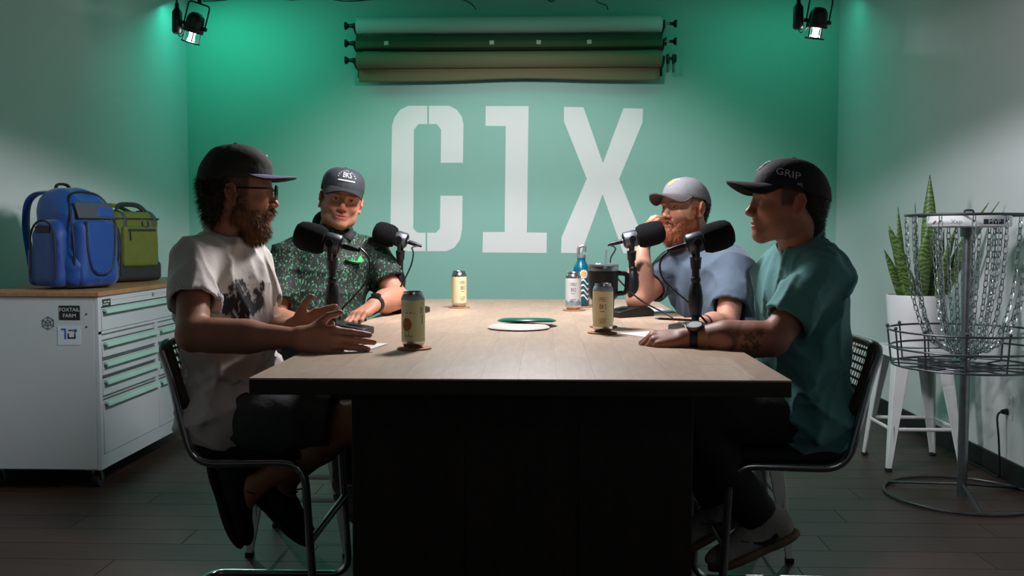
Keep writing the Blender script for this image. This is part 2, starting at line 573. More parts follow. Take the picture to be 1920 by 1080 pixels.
def track_lamp(px, py, Y, tilt, lab, aim, watts):
    p = at(px, py, Y)
    t = thing('track_lamp', lab, 'lamp', p, group='track lamps')
    R = Euler(tilt).to_matrix().to_4x4()

    def T(mb):
        mb.v = [tuple(R @ Vector(q)) for q in mb.v]
        return mb
    # can: dome, collar, open cage around the lamp, front ring
    T(MB().lathe([(0.002, 0.115), (0.03, 0.11), (0.05, 0.088), (0.055, 0.06), (0.055, 0.02), (0.063, 0.018), (0.063, -0.008), (0.048, -0.008), (0.044, 0.015), (0.002, 0.02)], 24)).build('housing', m_hw, t)
    T(MB().lathe([(0.02, 0.015), (0.025, 0.0), (0.017, -0.02), (0.018, -0.045), (0.024, -0.058), (0.002, -0.062)], 16)).build('bulb', m_bulb, t)
    for a in range(4):
        c, s = math.cos(a * PI / 2 + 0.5), math.sin(a * PI / 2 + 0.5)
        T(MB().box((0.047 * c, 0.047 * s, -0.035), (0.006, 0.006, 0.06))).build('cage_bar', m_hw, t)
    T(MB().lathe([(0.036, -0.066), (0.058, -0.066), (0.058, -0.074), (0.036, -0.074), (0.036, -0.066)], 24)).build('front_ring', m_hw, t)
    T(MB().lathe([(0.001, -0.069), (0.036, -0.069), (0.036, -0.072), (0.001, -0.072)], 24)).build('lens', m_glass, t)
    T(MB().tube(fillet([(-0.068, 0, 0.02), (-0.068, 0, 0.17), (0.068, 0, 0.17), (0.068, 0, 0.02)], 0.02), 0.005, 8)).build('yoke', m_hw, t)
    for s in (-1, 1):
        T(MB().cyl((s * 0.056, 0, 0.03), (s * 0.08, 0, 0.03), 0.012)).build('yoke_knob', m_hw, t)
    top = R @ Vector((0, 0, 0.17))
    MB().cyl(top, (top.x, top.y, ZC - p.z), 0.012).build('stem', m_hw, t)
    dx = -0.105
    MB().lathe([(0.002, 0.12), (0.012, 0.115), (0.014, 0.085), (0.03, 0.06), (0.032, -0.06), (0.026, -0.07), (0.002, -0.07)], 16, Matrix.Translation((dx, 0.02, 0.06))).build('driver_box', m_hw, t)
    MB().tube(catmull([(dx, 0.02, 0.17), (dx, 0.02, 0.28), (dx + 0.02, 0.02, ZC - p.z)], 6), 0.007, 8).build('driver_stem', m_hw, t)
    MB().tube(catmull([(dx, 0.02, -0.01), (dx + 0.02, 0.02, -0.03), (-0.05, 0.01, 0.0)], 6), 0.003, 6).build('lead', m_hw, t)
    # its own light: the beam, and the lamp seen through the open cage
    q = p + R @ Vector((0, 0, -0.08))
    lamp('track_lamp_beam', 'SPOT', q, watts, WHITE, aim, spot_size=math.radians(50), spot_blend=0.6, shadow_soft_size=0.03)
    lamp('track_lamp_glow', 'POINT', p + R @ Vector((0, 0, -0.064)), 1.6, WHITE, shadow_soft_size=0.006)


track_lamp(362, 58, 6.0, (0.15, 0.32, 0), 'black track lamp hanging near the left wall, lit', (-1.0, 4.3, 0.9), 40)
track_lamp(1531, 50, 6.0, (0.2, 0.12, 0), 'black track lamp hanging near the right wall, lit', (1.0, 4.3, 0.9), 40)
# ------------------------------------------------------------------ table
TX0, TX1, TY0, TY1, TZ = -0.66, 0.545, 2.137, 4.81, 0.88
TH = 0.036
m_oak = mat('pale_oak', 'b79e87', 0.42, var=(9, 0.10, (7, 0.7, 1)), bump=(30, 0.04, (10, 0.6, 1)), objvar=0.07, spec=0.45)
m_walnut = mat('dark_walnut', '2a211b', 0.45, var=(8, 0.3, (8, 8, 0.5)), bump=(20, 0.05, (8, 8, 0.6)))
m_edge = mat('shaded_oak_edge', '2b231d', 0.5, var=(8, 0.25, (0.6, 0.6, 12)))  # oak edge with its shade put into the colour
tcx, tcy = (TX0 + TX1) / 2, (TY0 + TY1) / 2
table = thing('conference_table', 'long oak topped counter table on a dark panelled pedestal', 'table', (tcx, tcy, 0))
top = MB().box((0, 0, TZ - TH / 2 - 0.002), (TX1 - TX0, TY1 - TY0, TH)).build('tabletop', m_edge, table, bevel=0.002)
NC = 14
sw = (TX1 - TX0) / NC
base_len = 0.36
sm_ = MB().box((0, 0, 0), (sw - 0.0003, base_len - 0.0003, 0.006)).mesh('stave', smooth=False)
for c in range(NC):
    y = TY0 - random.uniform(0, 0.25)
    while y < TY1:
        ln = random.uniform(0.26, 0.42)
        a, b = max(y, TY0), min(y + ln, TY1)
        if TY1 - b < 0.06:
            b = TY1
        if b - a > 0.01:
            ob = link('stave', sm_, m_oak, top)
            ob.location = (TX0 + sw * (c + 0.5) - tcx, (a + b) / 2 - tcy, TZ - 0.003 + random.uniform(-0.0002, 0))
            ob.scale = (1, (b - a) / base_len, 1)
        y = b if b == TY1 else y + ln
        if b == TY1:
            break
PX0, PX1, PY0, PY1 = -0.475, 0.365, 2.36, 4.45
pz = TZ - TH - 0.002
ped = MB().box(((PX0 + PX1) / 2 - tcx, (PY0 + PY1) / 2 - tcy, pz / 2), (PX1 - PX0 - 0.03, PY1 - PY0 - 0.03, pz)).build('pedestal', m_walnut, table)
for k in range(3):
    w = (PX1 - PX0) / 3
    MB().box((PX0 + w * (k + 0.5) - tcx, PY0 + 0.008 - tcy, pz / 2), (w - 0.002, 0.016, pz - 0.002)).build('panel', m_walnut, ped, bevel=0.001)
for s, x in ((-1, PX0), (1, PX1)):
    for k in range(4):
        w = (PY1 - PY0 - 0.03) / 4
        MB().box((x - s * 0.008 - tcx, PY0 + 0.016 + w * (k + 0.5) - tcy, pz / 2), (0.016, w - 0.002, pz - 0.002)).build('panel', m_walnut, ped, bevel=0.001)

# ------------------------------------------------------------------ stools
m_chrome = mat('chrome_tube', 'b8bcc0', 0.16, 1.0, var=(40, 0.06))
m_blackseat = mat('black_upholstery', '0d0d0e', 0.8, var=(60, 0.2), bump=(200, 0.1))
m_beech = mat('walnut_stained_frame', '3c2a1e', 0.4, var=(12, 0.2, (1, 6, 1)))
m_cane = mat('woven_cane', '8a7350', 0.6, var=(80, 0.15))


def cane_stool(label, loc, rz):
    t = thing('cane_back_stool', label, 'stool', loc, rz, 'cane back stools')
    for s in (-1, 1):
        y = 0.245 * s
        MB().tube(fillet([(-0.262, y, 0.86), (-0.24, y, 0.80), (-0.175, y, 0.528), (0.155, y, 0.536), (0.185, y, 0.03), (-0.30, y, 0.03), (-0.30, 0, 0.03)], 0.07, 6), 0.0125, 10).build('side_frame', m_chrome, t)
    MB().cyl((0.170, -0.245, 0.30), (0.170, 0.245, 0.30), 0.012, n=12).build('footrest', m_chrome, t)
    MB().box((-0.01, 0, 0.555), (0.36, 0.45, 0.045)).build('seat', m_blackseat, t, bevel=0.018)
    # back: bent wooden frame, cane web between
    R = Matrix.Rotation(-0.30, 3, 'Y')
    o = Vector((-0.225, 0, 0.775))

    def curve(y, z):
        return o + R @ Vector((-0.018 + 0.30 * y * y, y, z))
    hw, hh = 0.235, 0.112
    mb = MB()
    pts = fillet([(-hw, -hh, 0), (hw, -hh, 0), (hw, hh, 0), (-hw, hh, 0)], 0.055, 6, True)
    dense = []
    for i in range(len(pts)):
        a, b = pts[i], pts[(i + 1) % len(pts)]
        k = max(1, int((b - a).length / 0.04))
        dense += [a.lerp(b, q / k) for q in range(k)]
    mb.tube([curve(p.x, p.y) for p in dense], 0.022, 10, closed=True, flat=0.55, up=R @ Vector((1, 0, 0)))
    mb.build('back_frame', m_beech, t)
    web = MB()
    n = 18
    for i in range(1, n):
        y = -hw + 2 * hw * i / n
        web.tube([curve(y, -hh), curve(y, hh)], 0.0042, 4, flat=0.3, up=(0, 1, 0))
    n = 10
    for i in range(1, n):
        z = -hh + 2 * hh * i / n
        web.tube([curve(-hw + 2 * hw * q / 8, z) for q in range(9)], 0.0042, 4, flat=0.3, up=(0, 0, 1))
    web.build('cane_web', m_cane, t)
    return t


cane_stool('cane back stool with chrome frame under the man in the white shirt', (-0.855, 3.03, 0), 0.0)
cane_stool('cane back stool with chrome frame under the man in the teal shirt', (0.695, 3.03, 0), PI)

m_wmetal = mat('white_enamel', 'd4d8d6', 0.35, var=(12, 0.03), coat=0.1)
m_foot = mat('rubber_foot', '101010', 0.8, var=(50, 0.1))


def metal_stool(proto=None):
    t = thing('metal_stool', 'x', 'stool', (0, 0, 0), 0, 'white metal stools')
    h = 0.62
    seat = MB()
    sq = fillet([(-.155, -.155, 0), (.155, -.155, 0), (.155, .155, 0), (-.155, .155, 0)], 0.045, 5, True)
    n = len(sq)

    def ring(k, z):
        return [(p.x * k, p.y * k, z) for p in sq]
    rows = [ring(0.02, h - 0.004), ring(0.86, h - 0.004), ring(0.95, h), ring(1.0, h - 0.006), ring(1.03, h - 0.045), ring(1.0, h - 0.045), ring(0.97, h - 0.01), ring(0.02, h - 0.012)]
    seat.add([p for r in rows for p in r], [(i * n + k, i * n + (k + 1) % n, (i + 1) * n + (k + 1) % n, (i + 1) * n + k) for i in range(len(rows) - 1) for k in range(n)])
    seat.build('seat', m_wmetal, t)
    for sx in (-1, 1):
        for sy in (-1, 1):
            a, b = Vector((sx * 0.140, sy * 0.140, h - 0.03)), Vector((sx * 0.195, sy * 0.195, 0.012))
            # folded sheet leg: angle section tapering to the foot
            mb = MB()
            prof = []
            for q in (0, 0.3, 0.62, 0.85, 1.0):
                p = a.lerp(b, q)
                w = 0.078 * (1 - q) + 0.026 * q
                prof.append([p, p + Vector((-sx * w, 0, 0)), p + Vector((-sx * w, -sy * 0.012, 0)), p + Vector((-sx * 0.010, -sy * 0.010, 0)), p + Vector((-sx * 0.012, -sy * w, 0)), p + Vector((0, -sy * w, 0))])
            mb.add([v for r in prof for v in r], [(i * 6 + k, i * 6 + (k + 1) % 6, (i + 1) * 6 + (k + 1) % 6, (i + 1) * 6 + k) for i in range(4) for k in range(6)] + [tuple(range(5, -1, -1)), tuple(24 + k for k in range(6))])
            leg = mb.build('leg', m_wmetal, t, bevel=0.003)
            # pressed slot in the sheet and rubber foot
            c = a.lerp(b, 0.72)
            MB().box((c.x - sx * 0.02, c.y + sy * 0.001, c.z), (0.006, 0.003, 0.12), Matrix.Rotation(sx * 0.09, 3, 'Y')).build('pressed_rib', m_wmetal, leg, bevel=0.001)
            MB().box((b.x - sx * 0.012, b.y - sy * 0.012, 0.008), (0.03, 0.03, 0.016)).build('foot', m_foot, leg, bevel=0.003)
    z = 0.21
    k = 0.195 - 0.055 * (z / h)
    for a, b in (((-k, -k), (k, -k)), ((k, -k), (k, k)), ((k, k), (-k, k)), ((-k, k), (-k, -k))):
        MB().tube([(a[0] * .96, a[1] * .96, z), (b[0] * .96, b[1] * .96, z)], 0.010, 8, flat=0.5).build('brace', m_wmetal, t)
    return t


st = metal_stool()
st['label'] = 'white metal stool in the right corner carrying the potted plant'
st.location = (1.935, 5.12, 0)
s2 = dup(st)
s2['label'] = 'white metal stool under the man in the green patterned shirt'
s2.location = (-0.915, 3.72, 0)
s3 = dup(st)
s3['label'] = 'white metal stool under the man in the slate blue shirt'
s3.location = (0.72, 3.72, 0)

# ------------------------------------------------------------------ rolling tool cabinet
m_cab = mat('white_powder_coat', 'bcc1c3', 0.42, var=(5, 0.02), bump=(220, 0.02))
m_handle = mat('mint_handle', '9fc4b4', 0.4, var=(10, 0.03))
m_gap = mat('shadow_gap_steel', '4a5254', 0.6, var=(10, 0.1))
m_bench = mat('bench_wood', '9b6f47', 0.5, var=(10, 0.2, (6, 0.8, 1)))
m_stkblk = mat('black_sticker', '0e0e0f', 0.4, var=(20, 0.1))
m_stkwht = mat('white_sticker', 'c8d3dc', 0.45, var=(20, 0.02))
m_stkblue = mat('blue_print', '2c5f9e', 0.5, var=(20, 0.05))
m_print = mat('white_print', 'd6d8d6', 0.6, var=(30, 0.03))
m_dprint = mat('dark_print', '26282a', 0.6, var=(30, 0.05))
CX0, CX1, CY0, CY1 = -2.68, -2.07, 4.43, 6.02
CZ0, CZ1 = 0.098, 0.912
cab = thing('tool_cabinet', 'white rolling tool cabinet with mint handles and wooden top', 'cabinet', (CX1, CY0, 0))


def W2(mb):
    mb.v = [(p[0] - CX1, p[1] - CY0, p[2]) for p in mb.v]
    return mb


W2(MB().box(((CX0 + CX1) / 2 - 0.008, (CY0 + CY1) / 2, (CZ0 + CZ1) / 2), (CX1 - CX0 - 0.016, CY1 - CY0, CZ1 - CZ0))).build('body', m_cab, cab, bevel=0.004)
fr = MB()
fy0, fy1, fd = CY0, CY1, 5.105
for (a, b, c, d) in ((fy0, fy1, 0.888, CZ1), (fy0, fy1, CZ0, 0.165), (fy0, fy0 + 0.03, 0.165, 0.888), (fy1 - 0.03, fy1, 0.165, 0.888), (fd - 0.016, fd + 0.016, 0.165, 0.735), (fy0, fy1, 0.735, 0.748)):
    fr.box((CX1 - 0.008, (a + b) / 2, (c + d) / 2), (0.016, b - a, d - c))
W2(fr).build('front_frame', m_cab, cab, smooth=False)
W2(MB().box(((CX0 + CX1) / 2, (CY0 + CY1) / 2, CZ1 + 0.011), (CX1 - CX0 + 0.02, CY1 - CY0 + 0.02, 0.022))).build('worktop', m_bench, cab, bevel=0.003)


def drawer(y0, y1, z0, z1):
    g = 0.004
    W2(MB().box((CX1 - 0.010, (y0 + y1) / 2, (z0 + z1) / 2), (0.008, y1 - y0 - 0.002, z1 - z0 - 0.002))).build('drawer_recess', m_gap, cab, smooth=False)
    d = W2(MB().box((CX1 - 0.002, (y0 + y1) / 2, (z0 + z1) / 2 - 0.002), (0.010, y1 - y0 - 2 * g, z1 - z0 - 2 * g))).build('drawer', m_cab, cab, bevel=0.002)
    zt = z1 - 0.008
    prof = [(0.0, 0.0), (0.012, -0.002), (0.024, -0.010), (0.026, -0.022), (0.020, -0.024), (0.016, -0.014), (0.0, -0.012)]
    mb = MB()
    n = len(prof)
    for yy in (y0 + 0.006, y1 - 0.006):
        mb.v += [(CX1 + 0.003 + a, yy, zt + b) for a, b in prof]
    mb.f = [(k, (k + 1) % n, n + (k + 1) % n, n + k) for k in range(n)] + [tuple(range(n - 1, -1, -1)), tuple(range(n, 2 * n))]
    W2(mb).build('handle', m_handle, d, smooth=False)


drawer(fy0 + 0.03, fy1 - 0.03, 0.748, 0.862)
zz = [0.735 - 0.03, 0.612, 0.527, 0.425]
lows = [0.622, 0.537, 0.442, 0.165]
for (a, b) in ((fy0 + 0.03, fd - 0.016), (fd + 0.016, fy1 - 0.03)):
    for z1, z0 in zip(zz, lows):
        drawer(a, b, z0, z1)
W2(MB().box((CX1 - 0.003, (fy0 + fy1) / 2, 0.875), (0.010, fy1 - fy0 - 0.06, 0.024))).build('top_rail', m_cab, cab, smooth=False)
W2(MB().cyl((CX1, 5.06, 0.885), (CX1 + 0.006, 5.06, 0.885), 0.010, n=16)).build('lock', m_knobmetal, cab)
W2(MB().box((CX1 + 0.002, CY0 + 0.085, 0.878), (0.002, 0.085, 0.036))).build('name_plate', m_stkblk, cab, smooth=False)
tx = MB()
for k, (zc, n) in enumerate(((0.884, 9), (0.872, 8))):
    for q in range(n):
        if (q * 7 + k) % 5:
            tx.box((CX1 + 0.0035, CY0 + 0.052 + q * 0.0075, zc), (0.0005, 0.005, 0.007))
W2(tx).build('plate_lettering', m_print, cab, smooth=False)


# stickers on the side that faces the camera
def side(px, py):
    p = at(px, py, CY0 - 0.001)
    return p


def sidebox(x0, y0, x1, y1, mm, name, d=0.0):
    a, b = side(x0, y0), side(x1, y1)
    o = W2(MB().box(((a.x + b.x) / 2, CY0 - 0.001 - d, (a.z + b.z) / 2), (abs(b.x - a.x), 0.0012, abs(b.z - a.z)))).build(name, mm, cab, smooth=False)
    return (a + b) / 2, abs(b.x - a.x), abs(b.z - a.z)


c, w, h = sidebox(110.5, 573, 150, 600, m_stkblk, 'sticker')
mb = MB()
letter(mb, 'FOXTAIL', 0.024, lambda x, y: Vector((c.x + x, CY0 - 0.0024, c.z + 0.014 + y)), 1.0)
letter(mb, 'FARM', 0.024, lambda x, y: Vector((c.x + x, CY0 - 0.0024, c.z - 0.014 + y)), 1.05)
W2(mb).build('sticker_lettering', m_print, cab, smooth=False, fix=False)
c, w, h = sidebox(108, 611, 152, 647, m_stkwht, 'sticker')
mb = MB()
K = 1 / 10.8 / 411
for (x0, y0, x1, y1) in ((485, 600, 590, 635), (555, 635, 590, 820)):
    mb.box((c.x + ((x0 + x1) / 2 - 655) * K, CY0 - 0.0022, c.z - ((y0 + y1) / 2 - 745) * K), ((x1 - x0) * K, 0.0006, (y1 - y0) * K))
mb.cyl((c.x + 130 * K, CY0 - 0.0016, c.z + 100 * K), (c.x + 130 * K, CY0 - 0.0026, c.z + 100 * K), 36 * K, n=16)
W2(mb).build('sticker_mark', m_stkblue, cab, smooth=False)
mb = MB()
for (x0, y0, x1, y1) in ((620, 700, 650, 810), (620, 780, 790, 812), (760, 700, 790, 810), (640, 625, 740, 650)):
    mb.box((c.x + ((x0 + x1) / 2 - 655) * K, CY0 - 0.0022, c.z - ((y0 + y1) / 2 - 745) * K), ((x1 - x0) * K, 0.0006, (y1 - y0) * K))
W2(mb).build('sticker_mark', m_dprint, cab, smooth=False)
c = side(90, 606)
mb = MB()
r = 0.030
hexa = [(r * math.cos(PI / 2 + k * PI / 3), r * math.sin(PI / 2 + k * PI / 3)) for k in range(6)]
inn = [(x * 0.48, y * 0.48) for x, y in hexa]
segs = [(hexa[k], hexa[(k + 1) % 6]) for k in range(6)] + [(inn[k], inn[(k + 1) % 6]) for k in range(6)] + [(hexa[k], inn[k]) for k in range(6)] + [((0, 0), inn[k]) for k in (1, 3, 5)]
for (a, b) in segs:
    mb.tube([(c.x + a[0], CY0 - 0.0008, c.z + a[1]), (c.x + b[0], CY0 - 0.0008, c.z + b[1])], 0.0014, 4)
W2(mb).build('sticker_mark', m_dprint, cab, smooth=False)
for py in (589, 613):
    c = side(162, py)
    W2(MB().cyl((c.x, CY0, c.z), (c.x, CY0 - 0.002, c.z), 0.004, n=10)).build('screw', m_dprint, cab)
for x in (CX1 - 0.055, CX0 + 0.08):
    for y in (CY0 + 0.07, CY1 - 0.07):
        cs = W2(MB().box((x, y, CZ0 - 0.006), (0.07, 0.07, 0.012)).tube([(x - 0.018, y, CZ0 - 0.01), (x - 0.018, y + 0.01, 0.035)], 0.007, 6).tube([(x + 0.018, y, CZ0 - 0.01), (x + 0.018, y + 0.01, 0.035)], 0.007, 6)).build('caster', m_knobmetal, cab)
        W2(MB().lathe([(0.012, -0.013), (0.036, -0.013), (0.039, -0.008), (0.039, 0.008), (0.036, 0.013), (0.012, 0.013)], 24, Matrix.Translation((x, y + 0.012, 0.0395)) @ Matrix.Rotation(PI / 2, 4, 'Y'))).build('wheel', m_dark, cs)
# ------------------------------------------------------------------ implicit surfaces for soft and living things
def rc(a, b, ra, rb=None, k=0.02, op='u'):
    return ('c', np.array(a, float), np.array(b, float), ra, ra if rb is None else rb, k, op)


def el(c, r, R=None, k=0.02, op='u'):
    return ('e', np.array(c, float), np.array(r if isinstance(r, (tuple, list, np.ndarray)) else (r, r, r), float), None if R is None else np.array(R, float), None, k, op)


def rb(c, h, r, R=None, k=0.02, op='u'):
    """rounded box, half sizes h including the rounding r"""
    return ('b', np.array(c, float), np.array(h, float), None if R is None else np.array(R, float), r, k, op)


def hp(p, n, k=0.004):
    """keep the side of the plane that n points away from"""
    n = np.array(n, float)
    return ('p', np.array(p, float), n / np.linalg.norm(n), None, None, k, 'i')


def pd(q, P):
    t = q[0]
    if t == 'c':
        a, b, ra, rb_ = q[1], q[2], q[3], q[4]
        ab = b - a
        l2 = ab @ ab
        h = np.clip(((P - a) @ ab) / l2, 0, 1) if l2 > 1e-12 else np.zeros(len(P))
        return np.linalg.norm(P - a - h[:, None] * ab, axis=1) - (ra + h * (rb_ - ra))
    if t == 'p':
        return (P - q[1]) @ q[2]
    D = P - q[1]
    if q[3] is not None:
        D = D @ q[3]
    if t == 'e':
        r = q[2]
        k0 = np.linalg.norm(D / r, axis=1)
        k1 = np.linalg.norm(D / (r * r), axis=1)
        return np.where(k1 > 1e-9, k0 * (k0 - 1) / np.maximum(k1, 1e-9), -r.min())
    d = np.abs(D) - (q[2] - q[4])
    return np.linalg.norm(np.maximum(d, 0), axis=1) + np.minimum(d.max(1), 0) - q[4]


def smin(a, b, k):
    if k <= 0:
        return np.minimum(a, b)
    h = np.maximum(k - np.abs(a - b), 0) / k
    return np.minimum(a, b) - h * h * k * 0.25


class SDF:
    """ordered list of primitives; branches (fingers) join the trunk one by one without joining each other"""

    def __init__(self, prims, branches=(), disp=None, tail=()):
        self.prims, self.branches, self.disp, self.tail = list(prims), [list(b) for b in branches], disp, list(tail)

    def __call__(self, P, cull=None):
        def chain(prims, d0):
            d = d0
            for q in prims:
                if cull is not None and q[0] != 'p' and q[6] != 'i':
                    if pd(q, cull[0])[0] > cull[1] + q[5] + 0.02:
                        continue
                v = pd(q, P)
                if d is None:
                    d = v if q[6] == 'u' else np.full(len(P), 1.0)
                    if q[6] == 'u':
                        continue
                if q[6] == 'u':
                    d = smin(d, v, q[5])
                elif q[6] == 's':
                    d = -smin(-d, v, q[5])
                else:
                    d = -smin(-d, -v, q[5])
            return d
        d = chain(self.prims, None)
        if d is None:
            d = np.full(len(P), 1.0)
        if self.branches:
            base = d
            for b in self.branches:
                d = np.minimum(d, chain(b, base))
        if self.disp is not None:
            d = d + self.disp(P)
        if self.tail:
            d = chain(self.tail, d)
        return d


def surface(sdf, lo, hi, h, B=14):
    """surface nets over a grid evaluated only near the surface; returns verts, quads"""
    lo, hi = np.array(lo, float), np.array(hi, float)
    n = np.maximum(np.ceil((hi - lo) / h).astype(int), 2)
    nb = np.ceil((n + 1) / B).astype(int)
    V = np.empty(tuple(nb * B), np.float32)
    bi = np.stack(np.meshgrid(*[np.arange(k) for k in nb], indexing='ij'), -1).reshape(-1, 3)
    cen = lo + (bi * B + (B - 1) / 2) * h
    R = (B - 1) / 2 * h * math.sqrt(3)
    dc = sdf(cen)
    loc = np.stack(np.meshgrid(*[np.arange(B)] * 3, indexing='ij'), -1).reshape(-1, 3) * h
    for k in range(len(bi)):
        i, j, l = bi[k] * B
        if abs(dc[k]) > R * 1.7 + 0.02:
            V[i:i + B, j:j + B, l:l + B] = dc[k]
        else:
            P = lo + bi[k] * B * h + loc
            V[i:i + B, j:j + B, l:l + B] = sdf(P, (cen[k:k + 1], R * 1.25 + h)).reshape(B, B, B)
    V = V[:n[0] + 1, :n[1] + 1, :n[2] + 1]
    inside = V < 0
    cnt = np.zeros(tuple(n), np.int8)
    for dx in (0, 1):
        for dy in (0, 1):
            for dz in (0, 1):
                cnt += inside[dx:dx + n[0], dy:dy + n[1], dz:dz + n[2]]
    act = (cnt > 0) & (cnt < 8)
    idx = np.full(tuple(n), -1, np.int64)
    cells = np.argwhere(act)
    idx[act] = np.arange(len(cells))
    acc = np.zeros((len(cells), 3))
    num = np.zeros(len(cells))
    offs = [(0, 0, 0), (0, 0, 1), (0, 1, 0), (0, 1, 1), (1, 0, 0), (1, 0, 1), (1, 1, 0), (1, 1, 1)]
    cv = {o: V[cells[:, 0] + o[0], cells[:, 1] + o[1], cells[:, 2] + o[2]] for o in offs}
    for a in offs:
        for ax in range(3):
            if a[ax] == 0:
                b = tuple(1 if q == ax else a[q] for q in range(3))
                va, vb = cv[a], cv[b]
                cr = (va < 0) != (vb < 0)
                t = np.where(cr, va / np.where(cr, va - vb, 1), 0)
                p = np.tile(np.array(a, float), (len(cells), 1))
                p[:, ax] = t
                acc[cr] += p[cr]
                num[cr] += 1
    verts = lo + (cells + acc / np.maximum(num, 1)[:, None]) * h
    quads = []
    for ax in range(3):
        u, v = (ax + 1) % 3, (ax + 2) % 3
        sl0 = [slice(0, n[q] + 1) for q in range(3)]
        sl1 = list(sl0)
        sl0[ax] = slice(0, n[ax])
        sl1[ax] = slice(1, n[ax] + 1)
        A, Bv = inside[tuple(sl0)], inside[tuple(sl1)]
        for flip in (False, True):
            e = np.argwhere((A & ~Bv) if not flip else (~A & Bv))
            e = e[(e[:, u] > 0) & (e[:, v] > 0) & (e[:, u] < n[u]) & (e[:, v] < n[v])]
            if not len(e):
                continue
            du, dv = np.zeros(3, int), np.zeros(3, int)
            du[u], dv[v] = 1, 1
            q = [e - du - dv, e - dv, e, e - du]
            q = [idx[c[:, 0], c[:, 1], c[:, 2]] for c in q]
            if flip:
                q = q[::-1]
            quads.append(np.stack(q, 1))
    quads = np.concatenate(quads) if quads else np.zeros((0, 4), int)
    return verts, quads


def compact(v, q):
    used = np.unique(q)
    m = np.full(len(v), -1)
    m[used] = np.arange(len(used))
    return v[used], m[q]


def np_mesh(name, v, q, tint=None):
    me = bpy.data.meshes.new(name)
    me.vertices.add(len(v))
    me.vertices.foreach_set('co', np.ascontiguousarray(v, np.float32).ravel())
    k = q.shape[1]
    me.loops.add(len(q) * k)
    me.loops.foreach_set('vertex_index', np.ascontiguousarray(q, np.int32).ravel())
    me.polygons.add(len(q))
    me.polygons.foreach_set('loop_start', np.arange(0, len(q) * k, k, dtype=np.int32))
    me.polygons.foreach_set('use_smooth', np.ones(len(q), bool))
    me.update(calc_edges=True)
    me.validate()
    if tint is not None:
        a = me.attributes.new('tint', 'FLOAT_COLOR', 'POINT')
        a.data.foreach_set('color', np.ascontiguousarray(np.concatenate([tint, np.ones((len(v), 1))], 1), np.float32).ravel())
    return me


def sdf_part(name, sdf, lo, hi, h, m, parent, tint=None, local=False):
    v, q = surface(sdf, lo, hi, h)
    if not local and parent is not None:
        o = parent_world(parent)
        vv = v - np.array(o)
    else:
        vv = v
    return link(name, np_mesh(name, vv, q, None if tint is None else tint(v)), m, parent)


def bounds(prims, pad):
    lo, hi = np.full(3, 9.0), np.full(3, -9.0)
    for q in prims:
        if q[6] != 'u':
            continue
        if q[0] in 'ck':
            for p, r in ((q[1], q[3]), (q[2], q[4])):
                lo, hi = np.minimum(lo, p - r), np.maximum(hi, p + r)
        else:
            r = np.linalg.norm(q[2]) if q[3] is not None else q[2]
            lo, hi = np.minimum(lo, q[1] - r), np.maximum(hi, q[1] + r)
    return lo - pad, hi + pad


def waves(seed, freqs, amp, stretch=(1, 1, 1), ridge=True):
    """cheap smooth folds: domain warped sine ridges"""
    g = np.random.default_rng(seed)
    W_ = []
    for f in freqs:
        d = g.normal(size=3) * np.array(stretch)
        d /= np.linalg.norm(d)
        W_.append((d * f, g.uniform(0, 6.3), g.normal(size=3) * f * 0.45, g.uniform(0, 6.3)))

    def fn(P):
        s = 0
        for d, ph, w, pw in W_:
            a = P @ d + ph + 0.9 * np.sin(P @ w + pw)
            s = s + ((1 - np.abs(np.sin(a * 0.5))) ** 2 - 0.22 if ridge else np.sin(a))
        return -amp * s / (len(W_) ** 0.75)
    return fn
# ------------------------------------------------------------------ bags on the cabinet
m_bagblue = mat('blue_nylon', '003f8a', 0.55, var=(30, 0.08), bump=(300, 0.15), sheen=0.2)
m_bagblk = mat('black_webbing', '0b0d12', 0.6, var=(60, 0.2), bump=(300, 0.2))
m_baggrey = mat('charcoal_nylon', '3d4249', 0.6, var=(40, 0.1), bump=(300, 0.15))
m_green = mat('lime_canvas', '5f6a20', 0.7, var=(30, 0.08), bump=(260, 0.2))
m_dgreen = mat('dark_grey_canvas', '23292a', 0.7, var=(30, 0.1), bump=(260, 0.2))
ZT = CZ1 + 0.022
bp = thing('backpack', 'big bright blue disc golf backpack standing on the tool cabinet', 'backpack', (-2.35, 4.80, ZT), math.radians(-22))
bd = SDF([rb((0.0, 0, 0.23), (0.135, 0.155, 0.225), 0.09, k=0.03), rb((-0.03, 0, 0.40), (0.095, 0.135, 0.10), 0.085, k=0.05), rb((0.04, 0, 0.09), (0.12, 0.155, 0.085), 0.06, k=0.04)],
         disp=waves(3, [40, 60, 90], 0.006), tail=[hp((0, 0, 0.004), (0, 0, -1), 0.01)])
sdf_part('main_bag', bd, (-0.2, -0.2, -0.01), (0.22, 0.2, 0.54), 0.008, m_bagblue, bp, local=True)
fp = SDF([rb((0.125, 0, 0.175), (0.05, 0.125, 0.165), 0.045, k=0.02)], disp=waves(5, [50, 80], 0.005), tail=[hp((0, 0, 0.006), (0, 0, -1), 0.01)])
sdf_part('front_pocket', fp, (0.04, -0.16, 0.0), (0.21, 0.16, 0.36), 0.008, m_bagblue, bp, local=True)
